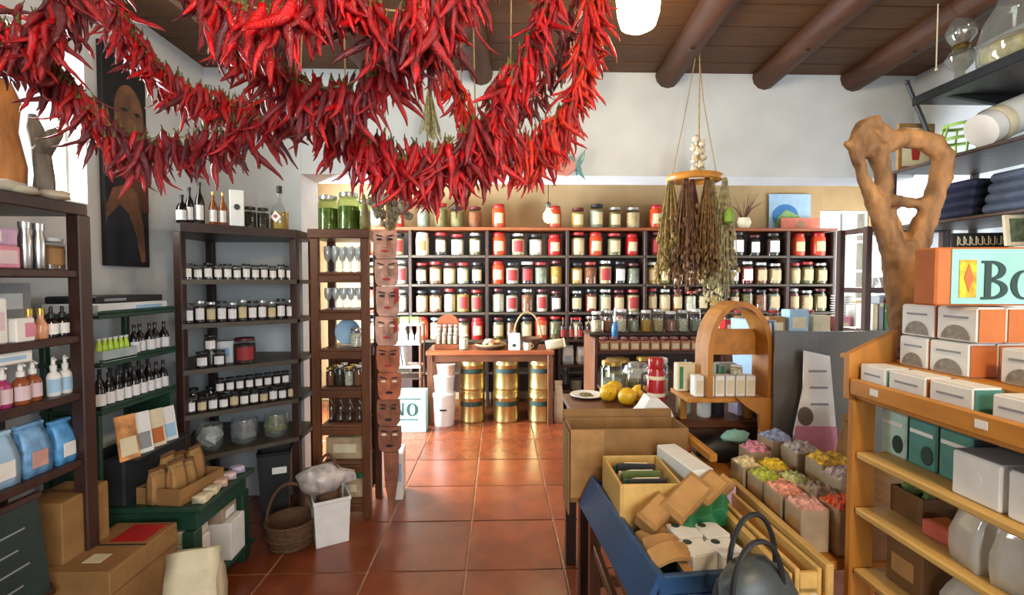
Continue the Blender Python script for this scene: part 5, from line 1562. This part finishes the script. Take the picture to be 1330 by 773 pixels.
# lettered box on top of the soap boxes
lb_ = thing('lettered_box', 'orange box with teal front lettered BO on the soap boxes', 'box', (1.08, 1.0, 1.4485), R(-4))
MB().box(-.145, .22, -.03, .03, 0, .125, .004).build('body', m_orange, lb_)
MB().box(-.115, .215, -.0325, -.0302, .004, .121, .0004).build('teal_front', m_tealc, lb_)
MB().box(-.10, -.065, -.0345, -.0327, .018, .098, .0004).build('yellow_picture', M('yellow_print', '#d8b020', .6, var=.35, scale=50), lb_)
MB().prism([(-.082, .03), (-.072, .06), (-.082, .09), (-.092, .06)], -.0358, -.0347).build('orange_motif', m_orange, lb_)
w = letter(lb_, 'B', -.055, .014, .082, -.0328, m_ink)
letter(lb_, 'O', -.055 + w + .004, .014, .062, -.0328, m_ink)

# --- driftwood sculpture
sc_ = thing('driftwood_sculpture', 'tall twisted driftwood sculpture on the soap shelf', 'sculpture', (0, 1.235, 0))
K = 1.235 / 1.15
def S(x, z, y=0.0):
    return (x * K, y, 1.5 + (z - 1.5) * K)
mm = MB()
mm.tube([S(1.03, 1.31), S(1.022, 1.40), S(1.015, 1.49), S(1.008, 1.555), S(1.0, 1.60)], [.036, .04, .046, .044, .03], 12)
mm.tube([S(1.0, 1.54), S(.968, 1.62), S(.94, 1.685), S(.912, 1.74), S(.885, 1.80), S(.88, 1.85), S(.90, 1.885)], [.036, .028, .024, .015, .015, .018, .02], 10)
mm.tube([S(1.02, 1.54), S(1.055, 1.63), S(1.082, 1.70), S(1.10, 1.76), S(1.105, 1.81), S(1.085, 1.838)], [.036, .028, .024, .026, .027, .018], 10)
mm.tube([S(.90, 1.842), S(.945, 1.838, .01), S(.99, 1.852, -.01), S(1.04, 1.852), S(1.085, 1.838), S(1.10, 1.815)], [.026, .022, .018, .017, .02, .018], 10, flat=1.5)
mm.tube([S(.895, 1.885), S(.925, 1.892), S(.95, 1.872), S(.95, 1.84)], [.018, .021, .018, .014], 9)
mm.tube([S(.932, 1.835), S(.95, 1.79), S(.956, 1.74), S(.95, 1.70)], [.026, .022, .02, .018], 10)
mm.tube([S(.93, 1.70, -.01), S(.985, 1.702), S(1.04, 1.695), S(1.08, 1.705)], [.018, .014, .014, .014], 9)
mm.tube([S(.98, 1.70, .03), S(.995, 1.64, .03), S(1.005, 1.56, .02)], [.02, .03, .03], 9)
mm.tube([S(.885, 1.84), S(.865, 1.838), S(.852, 1.842)], [.013, .009, .005], 7)
o = mm.build('driftwood', M('golden_driftwood', '#8a6238', .7, var=.4, scale=9, bump=.6, stretch=(3, 3, 1)), sc_, 'all')
md = o.modifiers.new('fuse', 'REMESH'); md.mode = 'VOXEL'; md.voxel_size = .0055; md.use_smooth_shade = True
md = o.modifiers.new('soft', 'SMOOTH'); md.iterations = 2
tx = bpy.data.textures.new('gnarl', 'CLOUDS'); tx.noise_scale = .035
md = o.modifiers.new('gnarl', 'DISPLACE'); md.texture = tx; md.strength = .012; md.mid_level = .5
MB().lathe([(.055, 1.2945), (.06, 1.30), (.055, 1.315), (.03, 1.33)], 18).build('foot', m_dark, sc_, True, loc=(1.03 * K, 0, 0))

# --- black shelf high on the right wall and what stands on it
wsb = thing('high_shelf', 'black shelf high on the right wall', 'shelf', (2.62, 1.7, 2.48))
board_obj('shelf_board', wsb, -.32, .33, -.9, .88, 0, .03, m_steel)
board_obj('front_lip', wsb, -.332, -.32, -.9, .88, -.01, .04, m_steel)
for y in (-.6, .1, .75):
    MB().prism([(-.25, 0), (.33, 0), (.33, -.1)], y - .012, y + .012).build('bracket', m_steel, wsb)
ol = thing('oil_lamp', 'clear glass oil lamp with waisted chimney on the high shelf', 'lamp', (2.42, 2.44, 2.511))
g_l = glass('lamp_glass', '#dfe0d8', .8, alpha=.12)
MB().lathe([(.075, 0), (.07, .015), (.025, .04), (.022, .09), (.05, .12), (.065, .16), (.05, .19), (.03, .20)], 20).build('font', g_l, ol, True)
MB().lathe([(.03, .20), (.036, .205), (.036, .225), (.028, .235)], 18).build('burner', m_gold, ol, True)
MB().lathe([(.034, .23), (.06, .27), (.065, .30), (.045, .35), (.03, .375), (.035, .40), (.06, .43), (.058, .43), (.028, .376)], 20, cap=False).build('chimney', g_l, ol, True)
bj = thing('glass_jug', 'big round glass jug with yellow contents on the high shelf', 'jug', (2.47, 2.20, 2.511))
MB().lathe([(.11, 0), (.15, .05), (.155, .14), (.13, .24), (.085, .32), (.08, .40), (.09, .42), (.085, .42)], 22, cap=False).build('glass', g_l, bj, True)
MB().lathe([(.10, .004), (.14, .05), (.145, .11), (.10, .15), (.02, .16)], 20).build('contents', M('straw_fill', '#c8b45a', .6, var=.4, scale=18, bump=.5), bj, True)
tw = thing('ceiling_twine', 'thin pale cord hanging from the ceiling by the oil lamp', 'cord', (2.30, 2.45, 2.62))
MB().tube([(0, 0, 0), (0, 0, CEIL - 2.62 + .02)], .003, 5).build('cord', m_cream, tw)
MB().lathe([(.001, -.012), (.009, -.004), (.004, .004)], 8).build('knot', m_cream, tw)
# open rack below
rk = thing('cloth_rack', 'dark open rack with cloths under the high shelf', 'rack', (2.66, 2.62, 0))
for z in (2.18, 1.84, 1.665, 1.2, .7):
    board_obj('shelf_board', rk, -.24, .28, -.75, .24, z - .02, z, m_darkh if z > 1.7 else m_white)
for y in (-.74, .23):
    for x in (-.23, .27):
        board_obj('post', rk, x - .012, x + .012, y - .012, y + .012, 0, 2.16, m_dark)
fp = thing('framed_print', 'framed print with a small red figure under the high shelf', 'picture', (2.54, 2.83, 2.181), 0)
for s in (-1, 1):
    board_obj('frame_side', fp, s * .10 - .012, s * .10 + .012, -.01, .01, 0, .28, m_kraft2, .002)
for z in (0, .256):
    board_obj('frame_rail', fp, -.088, .088, -.01, .01, z, z + .024, m_kraft2, .002)
board_obj('mount', fp, -.09, .09, -.004, .006, .02, .26, m_cream, .001)
MB().prism([(-.02, .06), (.02, .06), (.03, .13), (.015, .2), (-.015, .2), (-.028, .13)], -.0062, -.0042).build('red_figure', m_redc, fp)
lt = thing('green_lantern', 'pale green wire lantern next to the white roll', 'lantern', (2.62, 2.62, 2.181))
for z in (.03, .12, .2):
    MB().tube([((.08 if z != .12 else .1) * math.cos(a), (.08 if z != .12 else .1) * math.sin(a), z) for a in [i * PI / 10 for i in range(20)]], .009, 6, closed=True).build('hoop', M('apple_green', '#9cc25a', .5), lt, True)
for i in range(6):
    a = i * PI / 3
    MB().tube([(.08 * math.cos(a), .08 * math.sin(a), .03), (.1 * math.cos(a), .1 * math.sin(a), .12), (.08 * math.cos(a), .08 * math.sin(a), .2)], .006, 5).build('rib', M('apple_green'), lt)
MB().lathe([(.09, 0), (.085, .03), (.0, .03)], 16).build('base', m_cream, lt, True)
rl = thing('canvas_roll', 'thick tilted roll of white canvas on the open rack', 'roll', (2.60, 2.36, 2.332), 0, rot=(0, R(66), 0))
MB().lathe([(.07, -.16), (.085, -.155), (.09, 0), (.086, .155), (.075, .16), (.045, .158)], 20).build('roll', m_white, rl, True)
MB().lathe([(.0905, -.10), (.0925, -.097), (.0925, -.05), (.0905, -.047)], 20, cap=False).build('cream_band', m_cream, rl, True)
for i, (y, mt, nme) in enumerate(((2.50, M('navy_cloth', '#1e2440', .8, var=.2), 'folded navy cloth'), (2.22, M('slate_cloth', '#4a5568', .8, var=.2), 'folded slate blue cloth'), (2.0, M('red_cloth', '#8f1d24', .8, var=.15), 'folded red cloth'))):
    t = thing('folded_cloth', nme + ' on the middle board of the open rack', 'cloth', (2.58, y, 1.841))
    for k_ in range(4):
        MB().box(-.14 + .006 * k_, .14 - .004 * k_, -.115, .115 - .006 * k_, k_ * .05, k_ * .05 + .048, .02).build('fold', mt, t)
pf = thing('photo_frame', 'small pale framed photo of trees on the open rack', 'picture', (2.50, 2.16, 1.69), 0, rot=(R(-8), 0, R(-12)))
for s in (-1, 1):
    board_obj('frame_side', pf, s * .085 - .01, s * .085 + .01, -.008, .008, -.02, .13, m_cream, .002)
for z in (-.02, .112):
    board_obj('frame_rail', pf, -.075, .075, -.008, .008, z, z + .018, m_cream, .002)
board_obj('photo', pf, -.076, .076, -.003, .004, -.004, .114, M('tree_photo', '#5a6a4e', .5, var=.5, scale=30), .001)
sn = thing('script_sign', 'black plank sign with pale scribbled lettering on the open rack', 'sign', (2.49, 2.36, 1.667), 0, rot=(R(-6), 0, R(-10)))
MB().box(-.14, .14, -.006, .006, 0, .085, .002).build('plank', m_black, sn)
for i in range(9):
    x = -.12 + i * .028
    MB().tube([(x, -.0085, .02), (x + .004, -.0085, .066), (x + .012, -.0085, .05), (x + .008, -.0085, .03), (x + .022, -.0085, .022)], .003, 5).build('script_stroke', m_cream, sn)
carton('lilac card box at the right photo edge of the open rack', (2.48, 2.0, 1.6655), .1, .1, .12, M('lilac_card'), .2, panels=[('y-', .2, .8, .2, .6, m_ink, 'print')])
rd = thing('dark_rod', 'slim black rod leaning on the open rack behind the driftwood', 'rod', (2.665, 2.775, 2.181), 0, rot=(0, R(-25), 0))
MB().tube([(0, 0, .006), (0, 0, .3), (0, 0, .55)], [.014, .013, .011], 8).build('shaft', m_black, rd, True)
MB().lathe([(.011, .545), (.014, .55), (.012, .565), (.004, .57)], 10).build('tip', m_steel, rd, True)

# --- ceiling lamp
def ceiling_lamp(label, x, y, power):
    t = thing('ceiling_lamp', label, 'lamp', (x, y, CEIL))
    MB().lathe([(.06, 0), (.058, -.02), (.03, -.035), (.03, -.06)], 20).build('rose', m_gold, t, True)
    MB().lathe([(.085, -.06), (.1, -.07), (.103, -.12), (.095, -.22), (.08, -.27), (.045, -.29), (.0, -.292)], 24).build('glass_shade', M('shade_glow', '#fff0cc', .4, var=0, emit=('#ffe2a0', 9)), t, True)
    for k_ in range(10):
        a = k_ * PI / 5
        MB().tube([(.1 * math.cos(a), .1 * math.sin(a), -.065), (.106 * math.cos(a), .106 * math.sin(a), -.12)], .003, 5).build('shade_rib', m_gold, t)
    lamp_light('ceiling_lamp_light', (x, y, CEIL - .36), power, (1.0, .76, .46), .10)
ceiling_lamp('glowing glass ceiling lamp right of the chili strings', .645, 2.2, 6)
ceiling_lamp('added unseen fill lamp behind the camera, copy of the glass ceiling lamp', .62, -.35, 66)  # unseen copy of the ceiling lamp, added to warm the right shelf

# --- herb rack, garlic braid, fish
hr = thing('herb_rack', 'wooden hanging rack of dried herb bunches in the doorway', 'dried herbs', (1.21, 2.9, 2.11))
MB().tube([(.15 * math.cos(a), .12 * math.sin(a), .03) for a in [i * PI / 14 for i in range(28)]], .022, 8, closed=True).build('wooden_hoop', m_honey, hr, True)
for s in (-1, 1):
    MB().tube([(s * .14, 0, .04), (s * .05, 0, .5), (.01, 0, CEIL - 2.11)], .003, 5).build('hanging_cord', m_rope, hr)
q = random.Random(31)
HB = [(-.15, 0, .60, '#8c7440', 'dry straw bunch'), (-.08, -.06, .66, '#6b4a30', 'brown flower bunch'), (.0, .03, .55, '#5a3226', 'russet blossom bunch'), (.05, -.07, .58, '#7a5a34', 'tan stalk bunch'), (.12, .02, .68, '#9a8f62', 'pale grass bunch'), (.18, -.02, .70, '#a89d74', 'grey green grass bunch')]
for i, (x, y, L_, hx, nme) in enumerate(HB):
    m = MB()
    for k_ in range(60):
        a, b_ = q.uniform(0, 2 * PI), q.uniform(0, 1) ** .6 * .085
        l = L_ * q.uniform(.65, 1.05)
        e = Vector((x + b_ * math.cos(a), y + b_ * math.sin(a), .02 - l))
        mid = Vector((x + b_ * .75 * math.cos(a) + q.uniform(-.01, .01), y + b_ * .75 * math.sin(a), .02 - l * .55))
        m.tube([(x + b_ * .15 * math.cos(a), y + b_ * .15 * math.sin(a), .03), mid, e], [.002, .0035, .0018], 4)
        for h_ in range(3):
            t_ = q.uniform(.35, 1)
            c = mid.lerp(e, t_) if t_ > .5 else mid
            blob(m, c + Vector((q.uniform(-.012, .012), q.uniform(-.012, .012), q.uniform(-.08, .05))), q.uniform(.006, .013), k_ + h_, 5, 4, .3, (1, 1, 1.7))
    o = m.build('herb_bunch', M('herb_' + hx[1:], hx, .9, var=.4, scale=40), hr)
    o['kind'] = 'stuff'
    o['label'] = nme
MB().lathe([(.001, -.05), (.03, -.03), (.03, .02), (.002, .06)], 10).build('green_pod', M('pod_green', '#7fa03a', .5), hr, True, loc=(.17, -.10, -.22))
gb = thing('garlic_braid', 'braid of pale garlic bulbs hanging above the herb rack', 'garlic', (1.225, 2.88, 2.16))
for i in range(13):
    a, z = i * 2.4, .02 + i * .016
    MB().lathe([(.001, -.02), (.018, -.014), (.022, .0), (.012, .015), (.004, .028)], 10).build('garlic_bulb', M('garlic_skin', '#cdbfa2', .7, var=.2, scale=40), gb, True, loc=(.028 * math.cos(a), .028 * math.sin(a), z), rot=(q.uniform(-.5, .5), q.uniform(-.5, .5), 0))
MB().tube([(0, 0, .0), (0, 0, .25), (.0, .0, CEIL - 2.16)], [.012, .006, .002], 6).build('braided_stem', m_rope, gb)
db2 = thing('hanging_posy', 'small dried posy hanging behind the chilies', 'dried flowers', (-.42, 2.9, 2.38))
m = MB()
for k_ in range(40):
    a, b_ = q.uniform(0, 2 * PI), q.uniform(0, .075)
    m.tube([(0, 0, .32), (b_ * .5 * math.cos(a), b_ * .5 * math.sin(a), .15), (b_ * math.cos(a), b_ * math.sin(a), q.uniform(-.02, .06))], .003, 4)
o = m.build('dry_stems', M('herb_9a8f62'), db2); o['kind'] = 'stuff'
MB().tube([(0, 0, .31), (0, 0, CEIL - 2.38)], .003, 5).build('cord', m_rope, db2)
fs_ = thing('fish_ornament', 'painted pink and teal fish ornament on the lintel', 'ornament', (.50, 3.275, 2.30), 0)
MB().prism([(-.16, .0), (-.10, .05), (-.02, .055), (.035, .015), (.035, -.015), (-.02, -.07), (-.11, -.06)], -.012, .012).build('fish_body', M('coral_paint', '#c98078', .5), fs_)
MB().prism([(.03, .0), (.06, .06), (.10, .115), (.085, .04), (.065, .0), (.08, -.05), (.10, -.10), (.05, -.06)], -.014, .012).build('tail_fin', M('teal_paint', '#2a7a86', .4), fs_)
MB().prism([(.065, .03), (.09, .10), (.08, .045)], -.018, -.0142).build('tail_stripe', M('mint_paint', '#a9d8b4', .4), fs_)
MB().prism([(.068, -.03), (.092, -.085), (.08, -.04)], -.018, -.0142).build('tail_stripe', M('mint_paint'), fs_)
MB().prism([(-.03, .055), (.02, .02), (.03, .045), (.0, .075)], -.010, .010).build('back_fin', M('teal_paint'), fs_)
MB().prism(ell(-.12, .012, .01, .01, 10), -.016, -.0122).build('eye', m_black, fs_)
